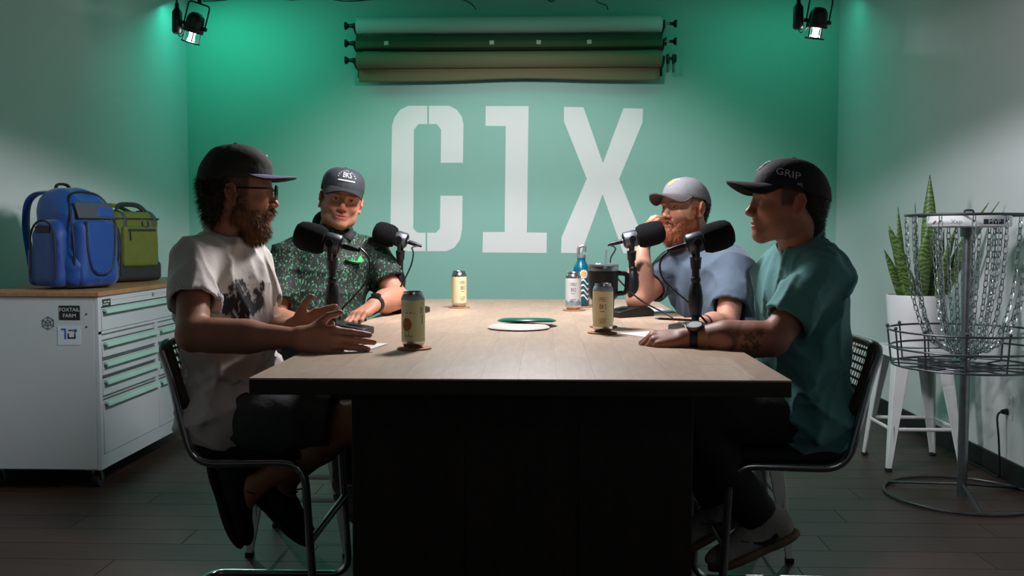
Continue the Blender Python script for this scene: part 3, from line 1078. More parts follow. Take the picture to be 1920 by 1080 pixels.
# tongue shaped panel on the front pocket, charcoal panel above it with a blue tab
pp = MB()
tongue = [(-0.085, 0.16), (-0.08, 0.02), (-0.06, -0.06), (-0.03, -0.09), (0.0, -0.095), (0.03, -0.09), (0.06, -0.06), (0.08, 0.02), (0.085, 0.16)]
pp.prism(tongue, 0.012, Matrix.Translation((0.166, 0, 0.165)) @ Matrix(((0, 0, 1, 0), (1, 0, 0, 0), (0, 1, 0, 0), (0, 0, 0, 1))))
pp.build('pocket_flap', m_bagblue, bp, bevel=0.006)
MB().tube(catmull([(0.176, x * 1.04, 0.165 + y * 1.04) for x, y in tongue], 4), 0.0055, 6).build('zipper', m_bagblk, bp)
MB().box((0.138, 0, 0.385), (0.012, 0.23, 0.085), Matrix.Rotation(-0.38, 3, 'Y')).build('charcoal_panel', m_baggrey, bp, bevel=0.01)
MB().box((0.144, 0.055, 0.378), (0.012, 0.10, 0.055), Matrix.Rotation(-0.38, 3, 'Y')).build('blue_tab', m_bagblue, bp, bevel=0.008)
for s in (-1, 1):
    sp = SDF([rb((0.01, s * 0.155, 0.155), (0.095, 0.045, 0.145), 0.042, k=0.02), rb((0.01, s * 0.15, 0.28), (0.075, 0.035, 0.06), 0.034, k=0.04)], disp=waves(9 + s, [50, 80], 0.005), tail=[hp((0, 0, 0.008), (0, 0, -1), 0.01)])
    sdf_part('side_pocket', sp, (-0.12, s * 0.155 - 0.07, 0.0), (0.14, s * 0.155 + 0.07, 0.36), 0.008, m_bagblue, bp, local=True)
    arc = [(0.01 - 0.085 * math.cos(a), s * 0.203, 0.23 + 0.105 * math.sin(a)) for a in np.linspace(-0.2, PI + 0.2, 14)]
    MB().tube([(-0.075, s * 0.203, 0.05)] + arc + [(0.095, s * 0.203, 0.05)], 0.0055, 6).build('zipper', m_bagblk, bp)
    MB().box((0.01, s * 0.199, 0.29), (0.10, 0.010, 0.035)).build('pocket_trim', m_bagblk, bp, bevel=0.005)
# arch zipper over the top, carrying handle, shoulder straps on the back
MB().tube(catmull([(0.13, -0.13, 0.06), (0.148, -0.14, 0.2), (0.12, -0.13, 0.36), (0.07, -0.08, 0.465), (0.07, 0.08, 0.465), (0.12, 0.13, 0.36), (0.148, 0.14, 0.2), (0.13, 0.13, 0.06)], 6), 0.0055, 6).build('zipper', m_bagblk, bp)
MB().tube(catmull([(-0.07, -0.05, 0.475), (-0.08, -0.03, 0.515), (-0.08, 0.03, 0.515), (-0.07, 0.05, 0.475)], 6), 0.011, 8, flat=0.6).build('carry_handle', m_bagblk, bp)
for s in (-1, 1):
    MB().tube(catmull([(-0.07, s * 0.07, 0.475), (-0.17, s * 0.075, 0.47), (-0.225, s * 0.085, 0.42), (-0.235, s * 0.09, 0.30), (-0.20, s * 0.10, 0.16), (-0.155, s * 0.12, 0.06)], 6), 0.027, 8, flat=0.35, up=(0, 1, 0)).build('shoulder_strap', m_bagblue, bp)
sdf_part('hip_pad', SDF([rb((-0.15, 0, 0.11), (0.04, 0.14, 0.10), 0.035)], tail=[hp((0, 0, 0.006), (0, 0, -1), 0.01)]), (-0.2, -0.16, 0), (-0.09, 0.16, 0.23), 0.008, m_bagblue, bp, local=True)

db = thing('duffel_bag', 'lime green boxy cooler bag behind the blue backpack', 'bag', (-2.40, 5.47, ZT), math.radians(-24))
body = SDF([rb((0, 0, 0.20), (0.125, 0.165, 0.195), 0.05, k=0.03)], disp=waves(13, [40, 70], 0.006), tail=[hp((0, 0, 0.003), (0, 0, -1), 0.01)])
sdf_part('bag_body', body, (-0.16, -0.2, -0.01), (0.17, 0.2, 0.42), 0.008, m_green, db, local=True)
sdf_part('bottom_panel', SDF([rb((0, 0, 0.06), (0.130, 0.170, 0.058), 0.03)], tail=[hp((0, 0, 0.002), (0, 0, -1), 0.006)]), (-0.16, -0.2, -0.01), (0.17, 0.2, 0.15), 0.008, m_dgreen, db, local=True)
sdf_part('front_pocket', SDF([rb((0.125, 0.0, 0.20), (0.022, 0.125, 0.115), 0.02)]), (0.09, -0.14, 0.07), (0.16, 0.14, 0.33), 0.007, m_green, db, local=True)
MB().box((0.148, 0, 0.292), (0.006, 0.20, 0.014)).build('zipper', m_dgreen, db, bevel=0.003)
MB().tube([(0.15, -0.085, 0.292), (0.155, -0.086, 0.235)], 0.004, 6).build('zipper_pull', m_dgreen, db)
MB().tube(fillet([(0.126, -0.165, 0.355), (0.126, 0.165, 0.355), (-0.126, 0.165, 0.355), (-0.126, -0.165, 0.355)], 0.04, 5, True), 0.005, 6, closed=True).build('piping', m_dgreen, db)
for y in (-0.10, 0.11):
    MB().tube(fillet([(0.128, y, 0.30), (0.128, y, 0.37), (0.09, y, 0.40), (0.0, y, 0.402)], 0.03), 0.012, 6, flat=0.3, up=(0, 1, 0)).build('strap', m_baggrey, db)
MB().tube(catmull([(0.06, -0.10, 0.395), (0.045, -0.07, 0.43), (0.04, 0.0, 0.437), (0.045, 0.07, 0.43), (0.06, 0.11, 0.395)], 6), 0.014, 8, flat=0.6).build('carry_handle', m_dgreen, db)
MB().tube(catmull([(-0.04, -0.15, 0.385), (-0.05, -0.10, 0.425), (-0.05, 0.0, 0.43), (-0.04, 0.10, 0.39)], 6), 0.012, 8, flat=0.6).build('carry_handle', m_green, db)
MB().tube(fillet([(0.135, 0.02, 0.345), (0.14, 0.02, 0.31), (0.14, 0.06, 0.31), (0.135, 0.06, 0.345)], 0.015), 0.005, 6).build('buckle_loop', m_baggrey, db)

# ------------------------------------------------------------------ disc golf basket
m_galv = mat('galvanised_steel', '7c8284', 0.35, 0.9, var=(30, 0.15))
m_dsteel = mat('dark_grey_steel', '4a4f52', 0.4, 0.7, var=(20, 0.15))
m_chain = mat('zinc_chain', 'c6cccf', 0.25, 1.0, var=(60, 0.1))
m_band = mat('white_band', 'dfe1e2', 0.4, var=(20, 0.02))
BC = Vector((1.922, 4.47, 0))
bk = thing('disc_golf_basket', 'grey steel disc golf basket with hanging chains by the right wall', 'basket', BC)


def ring(mb, R, z, r, n=48, seg=8):
    return mb.tube([(R * math.cos(2 * PI * k / n), R * math.sin(2 * PI * k / n), z) for k in range(n)], r, seg, closed=True)


bs = MB()
ring(bs, 0.335, 0.008, 0.0065)
for k in range(3):
    a = 2 * PI * k / 3 + 0.35
    bs.tube([(0.02 * math.cos(a), 0.02 * math.sin(a), 0.055), (0.335 * math.cos(a), 0.335 * math.sin(a), 0.010)], 0.007, 8)
bs.build('base', m_dsteel, bk)
MB().cyl((0, 0, 0.0), (0, 0, 1.29), 0.022, n=20).build('pole', m_galv, bk)
MB().cyl((0, 0, 1.19), (0, 0, 1.235), 0.036, n=20).build('pole_collar', m_galv, bk)
MB().tube(fillet([(-0.02, 0, 1.29), (-0.02, 0, 1.31), (0.02, 0, 1.31), (0.02, 0, 1.29)], 0.012), 0.005, 6).build('lifting_loop', m_dsteel, bk)
tr = MB()
for R, z in ((0.335, 0.765), (0.325, 0.685), (0.315, 0.605)):
    ring(tr, R, z, 0.0048)
ring(tr, 0.16, 0.600, 0.005)
for k in range(12):
    a = 2 * PI * k / 12 + 0.13
    c, s = math.cos(a), math.sin(a)
    tr.tube(fillet([(0.335 * c, 0.335 * s, 0.775), (0.315 * c, 0.315 * s, 0.602), (0.02 * c, 0.02 * s, 0.598)], 0.01, 3), 0.0042, 6)
tr.build('tray', m_dsteel, bk)
for k in range(12):
    a = 2 * PI * k / 12 + 0.13
    MB().ball((0.335 * math.cos(a), 0.335 * math.sin(a), 0.776), 0.0085, 10, 6).build('tray_cap', m_dsteel, bk)
tp = MB()
ring(tp, 0.268, 1.288, 0.006)
for k in range(6):
    a = 2 * PI * k / 6
    tp.tube([(0.02 * math.cos(a), 0.02 * math.sin(a), 1.288), (0.268 * math.cos(a), 0.268 * math.sin(a), 1.288)], 0.005, 6)
tp.build('chain_hanger', m_dsteel, bk)
band = MB().lathe([(0.172, 1.284), (0.176, 1.282), (0.176, 1.238), (0.172, 1.236), (0.12, 1.232), (0.03, 1.232), (0.03, 1.236), (0.12, 1.236), (0.172, 1.242), (0.172, 1.284)], 48)
band = band.build('number_band', m_band, bk)


def cylmap(R, a0, z0):
    return lambda x, y: Vector((R * math.cos(a0 + x / R), R * math.sin(a0 + x / R), z0 + y))


view = math.atan2(-BC.y, -BC.x)          # direction from the basket to the eye


def patch(R, a0, z0, w, h, n=8, d=0.0):
    mb = MB()
    mb.grid(lambda u, v: cylmap(R + d, a0, z0)((u - .5) * w, (v - .5) * h), n, 1)
    return mb


patch(0.1768, view + 0.62, 1.257, 0.10, 0.022).build('logo_ground', m_dprint, band, smooth=False)
mb = MB()
letter(mb, 'MVP', 0.026, cylmap(0.1774, view + 0.62, 1.257), 1.25)
mb.build('logo_lettering', m_band, band, smooth=False, fix=False)
mb = MB()
letter(mb, 'Xxp', 0.026, cylmap(0.1772, view - 0.28, 1.256), 1.1)
mb.build('logo_lettering', mat('grey_print', '6d7276', 0.6, var=(30, 0.05)), band, smooth=False, fix=False)
MB().tube([(0.177 * math.cos(view - 0.95), 0.177 * math.sin(view - 0.95), 1.25), (0.177 * math.cos(view - 0.86), 0.177 * math.sin(view - 0.86), 1.262)], 0.003, 6).build('red_mark', mat('red_print', '9c4a44', 0.6, var=(30, 0.05)), band)


def link_mesh(mb, p, t, n, L=0.034, w=0.0085, r=0.0026):
    """one chain link centred at p along t, its flat side along n"""
    b = t.cross(n).normalized()
    n = b.cross(t)
    hl = L / 2 - w
    pts = []
    for k in range(5):
        a = PI * k / 4
        pts.append(p + t * (hl + w * math.sin(a)) + n * (w * math.cos(a)))
    for k in range(5):
        a = PI + PI * k / 4
        pts.append(p + t * (-hl + w * math.sin(a)) + n * (w * math.cos(a)))
    mb.tube(pts, r, 5, closed=True)


def chain(pts):
    P = catmull(pts, 12)
    mb = MB()
    step = 0.0275
    acc, k, last = 0.0, 0, P[0]
    for i in range(1, len(P)):
        seg = (P[i] - P[i - 1]).length
        t = (P[i] - P[i - 1]).normalized()
        while acc + seg >= step * (k + 0.5):
            q = P[i - 1] + t * (step * (k + 0.5) - acc)
            a = k % 2 * PI / 2 + 0.6
            ref = Vector((math.cos(a), math.sin(a), 0))
            link_mesh(mb, q, t, (ref - t * ref.dot(t)).normalized())
            k += 1
        acc += seg
    return mb


for k in range(12):
    a = 2 * PI * k / 12 + 0.2
    c, s = math.cos(a), math.sin(a)
    chain([(0.262 * c, 0.262 * s, 1.285), (0.25 * c, 0.25 * s, 1.08), (0.215 * c, 0.215 * s, 0.87), (0.15 * c, 0.15 * s, 0.72), (0.05 * c, 0.05 * s, 0.66)]).build('chain', m_chain, bk, fix=False)
for k in range(9):
    a = 2 * PI * k / 9 + 0.45
    c, s = math.cos(a), math.sin(a)
    chain([(0.135 * c, 0.135 * s, 1.235), (0.125 * c, 0.125 * s, 1.05), (0.10 * c, 0.10 * s, 0.85), (0.07 * c, 0.07 * s, 0.70), (0.04 * c, 0.04 * s, 0.63)]).build('chain', m_chain, bk, fix=False)
ring(MB(), 0.05, 0.655, 0.005, 20).build('chain_ring', m_chain, bk)

# ------------------------------------------------------------------ snake plant
m_pot = mat('white_ceramic', 'd3d5d5', 0.4, var=(8, 0.02))
m_soil = mat('potting_soil', '1f1813', 0.95, var=(60, 0.3), bump=(80, 0.6))
PZ = 0.622
pl = thing('snake_plant', 'tall snake plant in a white pot on the corner stool', 'plant', (1.945, 5.12, PZ))
MB().lathe([(0.002, 0.0), (0.125, 0.0), (0.132, 0.006), (0.152, 0.262), (0.150, 0.267), (0.144, 0.265), (0.138, 0.225), (0.002, 0.22)], 40).build('pot', m_pot, pl)
MB().lathe([(0.002, 0.236), (0.08, 0.233), (0.139, 0.228)], 24).build('soil', m_soil, pl)
m = bpy.data.materials.new('snake_leaf')
m.use_nodes = True
nt = m.node_tree
bsdf = nt.nodes['Principled BSDF']
bsdf.inputs['Roughness'].default_value = 0.4
tc = nt.nodes.new('ShaderNodeTexCoord')
wv = nt.nodes.new('ShaderNodeTexWave')
wv.bands_direction = 'Z'
wv.inputs['Scale'].default_value = 14
wv.inputs['Distortion'].default_value = 14
wv.inputs['Detail'].default_value = 3
cr = nt.nodes.new('ShaderNodeValToRGB')
cr.color_ramp.elements[0].color = (*lin('3a5528'), 1)
cr.color_ramp.elements[1].color = (*lin('6d8848'), 1)
cr.color_ramp.elements[0].position = 0.25
nt.links.new(tc.outputs['Object'], wv.inputs['Vector'])
nt.links.new(wv.outputs['Fac'], cr.inputs[0])
nt.links.new(cr.outputs[0], bsdf.inputs['Base Color'])
m_leaf = m
s_ = 1820 / 5.1
leaves = []                                  # (base x px, tip x px, tip y px, y offset, width, twist)
for bx, tx, ty, dy, w, tw in [(1688, 1652, 468, -0.05, 0.030, 0.3), (1692, 1660, 430, 0.03, 0.032, 0.8), (1700, 1661, 423, -0.08, 0.036, -0.4), (1690, 1678, 388, 0.0, 0.040, 0.5),
                              (1710, 1678, 470, -0.10, 0.034, 0.2), (1722, 1735, 425, -0.07, 0.042, 0.1), (1733, 1738, 328, -0.02, 0.040, -0.3), (1718, 1710, 380, 0.06, 0.026, 0.6),
                              (1745, 1765, 430, 0.05, 0.036, -0.7), (1752, 1790, 420, -0.05, 0.036, 0.4), (1756, 1842, 400, 0.02, 0.036, -0.2), (1758, 1868, 378, 0.05, 0.026, 0.5),
                              (1748, 1848, 380, 0.08, 0.024, 0.2), (1728, 1752, 460, 0.0, 0.036, 0.9)]:
    b = at(bx, 566, 5.12 + dy) - Vector((1.93, 5.12, PZ))
    tt = at(tx, ty, 5.12 + dy * 1.8) - Vector((1.93, 5.12, PZ))
    b.z = 0.215
    if tt.x > 0.29:
        kk = (2.215 / (tt.x + 1.93)) if tt.x > 0.285 else 1.0
        yy = (tt.y + 5.12) * kk
        tt = at(tx, ty, yy) - Vector((1.93, 5.12, PZ))

    def blade(u, v, b=b, tt=tt, w=w, tw=tw):
        mid = b.lerp(tt, 0.5) + Vector(((tt.x - b.x) * -0.16, 0, 0.02))
        p = b * (1 - v) ** 2 + mid * 2 * v * (1 - v) + tt * v * v
        wd = w * (0.55 + 0.9 * v * (1 - v) * 2) * (1 - v ** 5) + 0.0006
        a = tw + 1.2 * v * tw
        x = (u - 0.5) * 2
        return p + Vector((math.cos(a), math.sin(a) * 0.8, 0)) * x * wd + Vector((-math.sin(a), math.cos(a), 0)) * (x * x - 0.5) * wd * 0.45
    MB().grid(blade, 4, 16).build('leaf', m_leaf, pl, solid=0.003, fix=False, angle=2.0)

# ------------------------------------------------------------------ things on the table
m_foam = mat('black_foam', '0b0b0c', 0.95, var=(200, 0.3), bump=(400, 0.5), spec=0.2)
m_micbody = mat('graphite_metal', '1c1e21', 0.35, 0.6, var=(60, 0.1))
m_micring = mat('brushed_grey_metal', '62676c', 0.42, 0.8, var=(60, 0.1))
m_stand = mat('black_stand', '0c0d0e', 0.42, var=(60, 0.2))
m_cable = mat('black_cable', '0d0e10', 0.35, var=(60, 0.1))


def microphone(label, pole_px, base_z_pt, head_from, head_to, Y, cable, base_dir, d_cable=0.0):
    """head_from: connector end pixel, head_to: foam tip pixel"""
    p = at(pole_px, 500, Y)
    t = thing('podcast_microphone', label, 'microphone', (p.x, Y, TZ), group='podcast microphones')
    o = Vector((p.x, Y, TZ))
    a = at(*head_from, Y) - o
    b = at(*head_to, Y) - o
    ax = (b - a).normalized()
    L = (b - a).length
    M = Matrix.Translation(a) @ ax.to_track_quat('Z', 'Y').to_matrix().to_4x4()
    r = 0.047
    f0 = L * 0.34
    MB().lathe([(0.030, f0), (0.040, f0 + 0.003), (r, f0 + 0.02), (r * 1.02, f0 + 0.05), (r, L - 0.035), (r * 0.92, L - 0.018), (r * 0.7, L - 0.006), (r * 0.35, L - 0.001), (0.001, L)], 28, M).build('foam_windscreen', m_foam, t)
    bd = MB().lathe([(0.001, 0.0), (0.024, 0.0), (0.028, 0.003), (0.031, 0.008), (0.0315, f0 + 0.006), (0.002, f0 + 0.006)], 28, M).build('mic_body', m_micbody, t)
    MB().lathe([(0.0318, 0.006), (0.0328, 0.008), (0.0328, f0 - 0.006), (0.0318, f0 - 0.004)], 28, M).build('sleeve_ring', m_micring, bd)
    MB().lathe([(0.008, -0.004), (0.0095, -0.004), (0.0095, 0.004)], 14, M).build('socket', m_micring, bd)
    cn = MB().lathe([(0.009, -0.002), (0.009, -0.028), (0.0075, -0.045), (0.005, -0.062)], 14, M).build('plug', m_micbody, t)
    # yoke to the stand
    pv = a + ax * (f0 * 0.62)
    sd = Vector((0, 1, 0))
    for s in (-1, 1):
        MB().cyl(pv + sd * s * 0.031, pv + sd * s * 0.043, 0.0125, n=18).build('pivot_knob', m_micbody, t)
    zt = pv.z - 0.055
    MB().tube(fillet([pv + sd * 0.037, pv + sd * 0.037 + Vector((0, 0, -0.05)), Vector((pv.x, 0, zt)) + Vector((0, 0.02, 0)), Vector((pv.x, 0, zt)) - Vector((0, 0.02, 0)), pv - sd * 0.037 + Vector((0, 0, -0.05)), pv - sd * 0.037], 0.015, 4), 0.0075, 8, flat=0.6).build('yoke', m_stand, t)
    MB().tube([(pv.x, 0, zt - 0.03), (pv.x, 0, zt + 0.008)], [0.016, 0.019], 16).build('swivel', m_stand, t)
    x0 = pv.x
    MB().tube([(x0, 0, zt - 0.03), (x0 * 0.3, 0, 0.0)], 0.0125, 16).build('pole', m_stand, t)
    zz = zt - 0.085

    def on(z):
        return x0 * (0.3 + 0.7 * z / max(zt, 0.01))
    prof = [(0.013, 0.03), (0.016, 0.026), (0.0165, 0.018), (0.014, 0.012), (0.018, 0.004), (0.0235, -0.03), (0.024, -0.055), (0.0205, -0.085), (0.016, -0.098), (0.013, -0.10)]
    MB().lathe(prof, 18, Matrix.Translation((on(zz - 0.03), 0, zz))).build('grip', m_stand, t)
    # wedge base with its little control panel
    bx, by = base_dir
    ang = math.atan2(by, bx)
    RM = Matrix.Rotation(ang, 4, 'Z')
    prof = [(-0.055, 0.0), (-0.055, 0.022), (-0.03, 0.036), (0.03, 0.036), (0.125, 0.022), (0.125, 0.0)]
    mb = MB()
    n = len(prof)
    for yy in (-0.05, 0.05):
        mb.v += [tuple(RM @ Vector((q, yy, z))) for q, z in prof]
    mb.f = [(k, (k + 1) % n, n + (k + 1) % n, n + k) for k in range(n)] + [tuple(range(n - 1, -1, -1)), tuple(range(n, 2 * n))]
    bs = mb.build('base', m_stand, t, bevel=0.004)
    MB().box(RM @ Vector((0.078, 0, 0.0300)), (0.05, 0.035, 0.003), (RM @ Matrix.Rotation(0.147, 4, 'Y')).to_3x3()).build('control_panel', m_micbody, bs, bevel=0.001)
    for q in (-0.012, 0.0, 0.012):
        MB().box(RM @ Vector((0.078 + q, 0, 0.0320 - q * 0.147)), (0.007, 0.02, 0.002), (RM @ Matrix.Rotation(0.147, 4, 'Y')).to_3x3()).build('button', m_stand, bs)
    # cable
    st = M @ Vector((0, 0, -0.058))
    pts = [st] + [at(x, y, Y + d_cable * (k + 1) / len(cable)) - o for k, (x, y) in enumerate(cable)]
    MB().tube(catmull(pts, 8), 0.0032, 8).build('cable', m_cable, t)
    return t


microphone('black foam podcast microphone in front of the man in the white shirt', 622, 620, (641, 461), (552, 437), 3.10,
           [(676, 466), (690, 482), (693, 505), (685, 530), (662, 558), (643, 578), (636, 600)], (1, -0.15), -0.02)
microphone('black foam podcast microphone beside the man in the green patterned shirt', 745, 580, (764, 453), (700, 432), 3.98,
           [(773, 464), (775, 476), (769, 502), (746, 545), (715, 580), (690, 594)], (1, -0.25), -0.1)
microphone('black foam podcast microphone nearest the black tumbler', 1192, 585, (1168, 452), (1247, 432), 3.84,
           [(1154, 466), (1145, 485), (1147, 505), (1165, 530), (1200, 562), (1240, 584), (1262, 596)], (-0.8, -0.6), -0.15)
microphone('black foam podcast microphone in front of the man in the teal shirt', 1305, 610, (1286, 460), (1376, 434), 3.12,
           [(1254, 470), (1240, 486), (1238, 508), (1250, 532), (1288, 565), (1310, 588), (1326, 606)], (-0.2, 1.0), 0.0)

m_cork = mat('cork_coaster', 'a87a55', 0.8, var=(90, 0.2), bump=(120, 0.2))
m_alu = mat('can_aluminium', 'c9ccce', 0.25, 1.0, var=(30, 0.05))
m_tab = mat('can_blue_grey_top', '94a6ae', 0.35, 0.2, var=(30, 0.05))


def coaster(x, y, label, z=TZ):
    o = MB().lathe([(0.001, 0), (0.046, 0), (0.048, 0.001), (0.048, 0.004), (0.046, 0.005), (0.001, 0.005)], 36).build('coaster', m_cork)
    o.location = (x, y, z)
    return tag(o, label, 'coaster', 'round cork coasters')


def can(x, y, label, body, ink, text, rot, art=None, lines=True, top=m_alu):
    z = TZ + 0.005
    t = thing('beer_can', label, 'can', (x, y, z), rot, 'tall beer cans')
    MB().lathe([(0.001, 0.004), (0.020, 0.004), (0.024, 0.0), (0.0262, 0.002), (0.031, 0.010), (0.033, 0.014), (0.033, 0.136), (0.0325, 0.139), (0.0285, 0.148), (0.0268, 0.151), (0.0272, 0.155), (0.0262, 0.157), (0.0245, 0.1555), (0.0238, 0.1515), (0.001, 0.151)], 36).build('can_shell', m_alu, t)
    MB().lathe([(0.0332, 0.018), (0.0332, 0.132)], 40).build('label_wrap', body, t)
    if top is not m_alu:
        MB().lathe([(0.0331, 0.133), (0.0331, 0.1365), (0.0327, 0.1392), (0.0287, 0.1482)], 36).build('painted_neck', top, t)
    tb = MB().lathe([(0.006, 0), (0.010, 0), (0.010, 0.001), (0.006, 0.001), (0.006, 0)], 14, Matrix.Translation((0, 0.004, 0.1525)))
    tb.build('pull_tab', m_alu, t)
    R = 0.0336
    mb = MB()

    def mp(x0, z0):
        return lambda a, b: Vector((R * math.sin((x0 + a) / R), -R * math.cos((x0 + a) / R), z0 + b))
    if text:
        letter(mb, text, 0.023, mp(0, 0.083), 0.62)
    if lines:
        for zc, w in ((0.112, 0.030), (0.107, 0.032), (0.102, 0.028), (0.068, 0.016), (0.044, 0.026), (0.037, 0.030), (0.031, 0.022)):
            n = int(w / 0.0032)
            for q in range(n):
                xx = (q - n / 2) * 0.0032
                if (q * 5 + int(zc * 1000)) % 7:
                    mb.grid(lambda u, v, xx=xx, zc=zc: mp(xx, zc)((u - .5) * 0.0022, (v - .5) * 0.0026), 1, 1)
    if len(mb.v):
        mb.build('label_lettering', ink, t, smooth=False, fix=False)['kind'] = 'stuff'
    if art:
        art(t, mp)
    return t


m_lab_green = mat('pale_green_label', 'c9cf9f', 0.45, 0.2, var=(25, 0.03))
m_lab_cream = mat('cream_label', 'e8dbac', 0.45, var=(25, 0.02))
m_lab_white = mat('white_label', 'cfd2d2', 0.45, var=(25, 0.02))
m_ink_brown = mat('brown_ink', '5a4026', 0.6, var=(40, 0.1))
m_ink_dark = mat('dark_ink', '3b3a38', 0.6, var=(40, 0.1))
m_ink_rust = mat('rust_ink', '8a5636', 0.6, var=(300, 0.4))
m_ink_blue = mat('blue_grey_ink', '8296a0', 0.6, var=(60, 0.2))


def hen(t, mp):
    f = mp(-0.018, 0.066)
    mb = MB()
    mb.grid(lambda u, v: f(0.015 * v * math.cos(2 * PI * u), 0.018 * v * math.sin(2 * PI * u)), 24, 3, True)
    mb.build('label_picture', m_ink_rust, t, smooth=False)
    mb = MB()
    for x0 in (-0.006, 0.005):
        mb.grid(lambda u, v, x0=x0: f(x0 + (u - .5) * 0.0014, -0.017 - v * 0.012), 1, 2)
        mb.grid(lambda u, v, x0=x0: f(x0 + (u - .5) * 0.007, -0.029 - v * 0.0015), 2, 1)
    for q in range(5):
        f2 = mp(0.026, 0.112 - q * 0.0036)
        mb.grid(lambda u, v: f2((u - .5) * 0.008, (v - .5) * 0.0016), 1, 1)
    f3 = mp(0.029, 0.08)
    mb.grid(lambda u, v: f3((u - .5) * 0.0022, (v - .5) * 0.026), 1, 1)
    f4 = mp(-0.008, 0.098)
    for q in range(7):
        if q not in (2, 5):
            mb.grid(lambda u, v, q=q: f4((q - 3) * 0.0042 + (u - .5) * 0.0026, (v - .5) * 0.0034), 1, 1)
    f5 = mp(-0.012, 0.033)
    for q in range(9):
        mb.grid(lambda u, v, q=q: f5((q - 4) * 0.003 + (u - .5) * 0.002, (v - .5) * 0.0022), 1, 1)
    mb.build('label_lettering', m_ink_brown, t, smooth=False)['kind'] = 'stuff'


def hills(t, mp):
    f = mp(0, 0.018)
    mb = MB()
    mb.grid(lambda u, v: f((u - .5) * 0.09, v * (0.014 + 0.010 * math.sin(u * 9 + 1) ** 2)), 30, 1)
    mb.build('label_picture', m_ink_blue, t, smooth=False)


coaster(-0.363, 2.70, 'round cork coaster under the pale green can')
can(-0.366, 2.702, 'pale green tall can with a rust bird print at the left front', m_lab_green, m_ink_brown, None, 0.1, hen, False, m_tab)
coaster(-0.370, 4.236, 'round cork coaster under the lone cream can at the back')
can(-0.371, 4.236, 'cream tall can standing alone near the back of the table', m_lab_cream, m_ink_dark, 'BKS', 0.62)
coaster(0.190, 3.155, 'round cork coaster under the cream can before the tumbler')
can(0.192, 3.155, 'cream tall can lettered BKS in front of the black tumbler', m_lab_cream, m_ink_brown, 'BKS', -0.06, None, True, m_tab)
coaster(0.127, 4.10, 'round cork coaster under the white can')
can(0.124, 4.10, 'white tall can lettered BKS beside the blue bottle', m_lab_white, m_ink_dark, 'BKS', 0.0, hills)
coaster(0.206, 3.36, 'round cork coaster under the black tumbler')
coaster(0.165, 4.30, 'round cork coaster under the blue bottle')

m_steel = mat('brushed_steel', 'b4b6b6', 0.3, 1.0, var=(40, 0.08, (1, 1, 12)))
m_tumb = mat('black_powder_coat', '0c0e0e', 0.45, var=(60, 0.2), bump=(300, 0.1))
m_clear = mat('clear_plastic', 'e8eef0', 0.1, trans=0.85, spec=0.5, alpha=0.55)
t = thing('travel_tumbler', 'black insulated tumbler with steel rim, handle and clear straw', 'tumbler', (0.205, 3.36, TZ + 0.005))
MB().lathe([(0.001, 0.0), (0.033, 0.0), (0.034, 0.002), (0.035, 0.014)], 36).build('base_ring', m_steel, t)
MB().lathe([(0.035, 0.014), (0.0362, 0.015), (0.0385, 0.085), (0.0395, 0.090), (0.049, 0.100), (0.050, 0.105), (0.0525, 0.190), (0.0515, 0.191)], 40).build('cup', m_tumb, t)
MB().lathe([(0.0518, 0.191), (0.0528, 0.207), (0.0515, 0.209), (0.049, 0.205)], 40).build('steel_rim', m_steel, t)
MB().lathe([(0.049, 0.203), (0.053, 0.207), (0.053, 0.214), (0.049, 0.217), (0.001, 0.213)], 40).build('lid', m_clear, t)
MB().tube(fillet([(0.048, -0.005, 0.183), (0.083, -0.008, 0.181), (0.080, -0.008, 0.115), (0.047, -0.005, 0.112)], 0.016), 0.0085, 10, flat=0.8).build('handle', m_tumb, t)
MB().cyl((0.008, 0.0, 0.20), (0.012, 0.0, 0.262), 0.0042, n=12).build('straw', m_clear, t)

m_teal = mat('teal_blue_enamel', '0d5c78', 0.3, 0.3, var=(30, 0.05))
m_bcap = mat('grey_cap', '8b8f92', 0.4, 0.6, var=(40, 0.1))
m_cream = mat('cream_print', 'e3ddd0', 0.5, var=(30, 0.03))
m_orange = mat('orange_print', 'd9a55a', 0.5, var=(60, 0.15))
t = thing('water_bottle', 'teal blue metal water bottle with a sun sticker and wavy stripes', 'bottle', (0.165, 4.30, TZ + 0.005), 0.0)
MB().lathe([(0.001, 0), (0.034, 0), (0.036, 0.003), (0.036, 0.150), (0.034, 0.168), (0.026, 0.186), (0.0185, 0.198), (0.0175, 0.212), (0.001, 0.212)], 36).build('flask', m_teal, t)
MB().lathe([(0.019, 0.212), (0.0195, 0.216), (0.018, 0.226), (0.001, 0.228)], 24).build('cap', m_bcap, t)
MB().tube(fillet([(-0.013, 0, 0.222), (-0.012, 0, 0.262), (0.016, 0, 0.268), (0.014, 0, 0.240)], 0.01), 0.0068, 8, flat=1.3).build('carry_loop', m_bcap, t)


def bm_(R, x0, z0):
    return lambda a, b: Vector((R * math.sin((x0 + a) / R), -R * math.cos((x0 + a) / R), z0 + b))


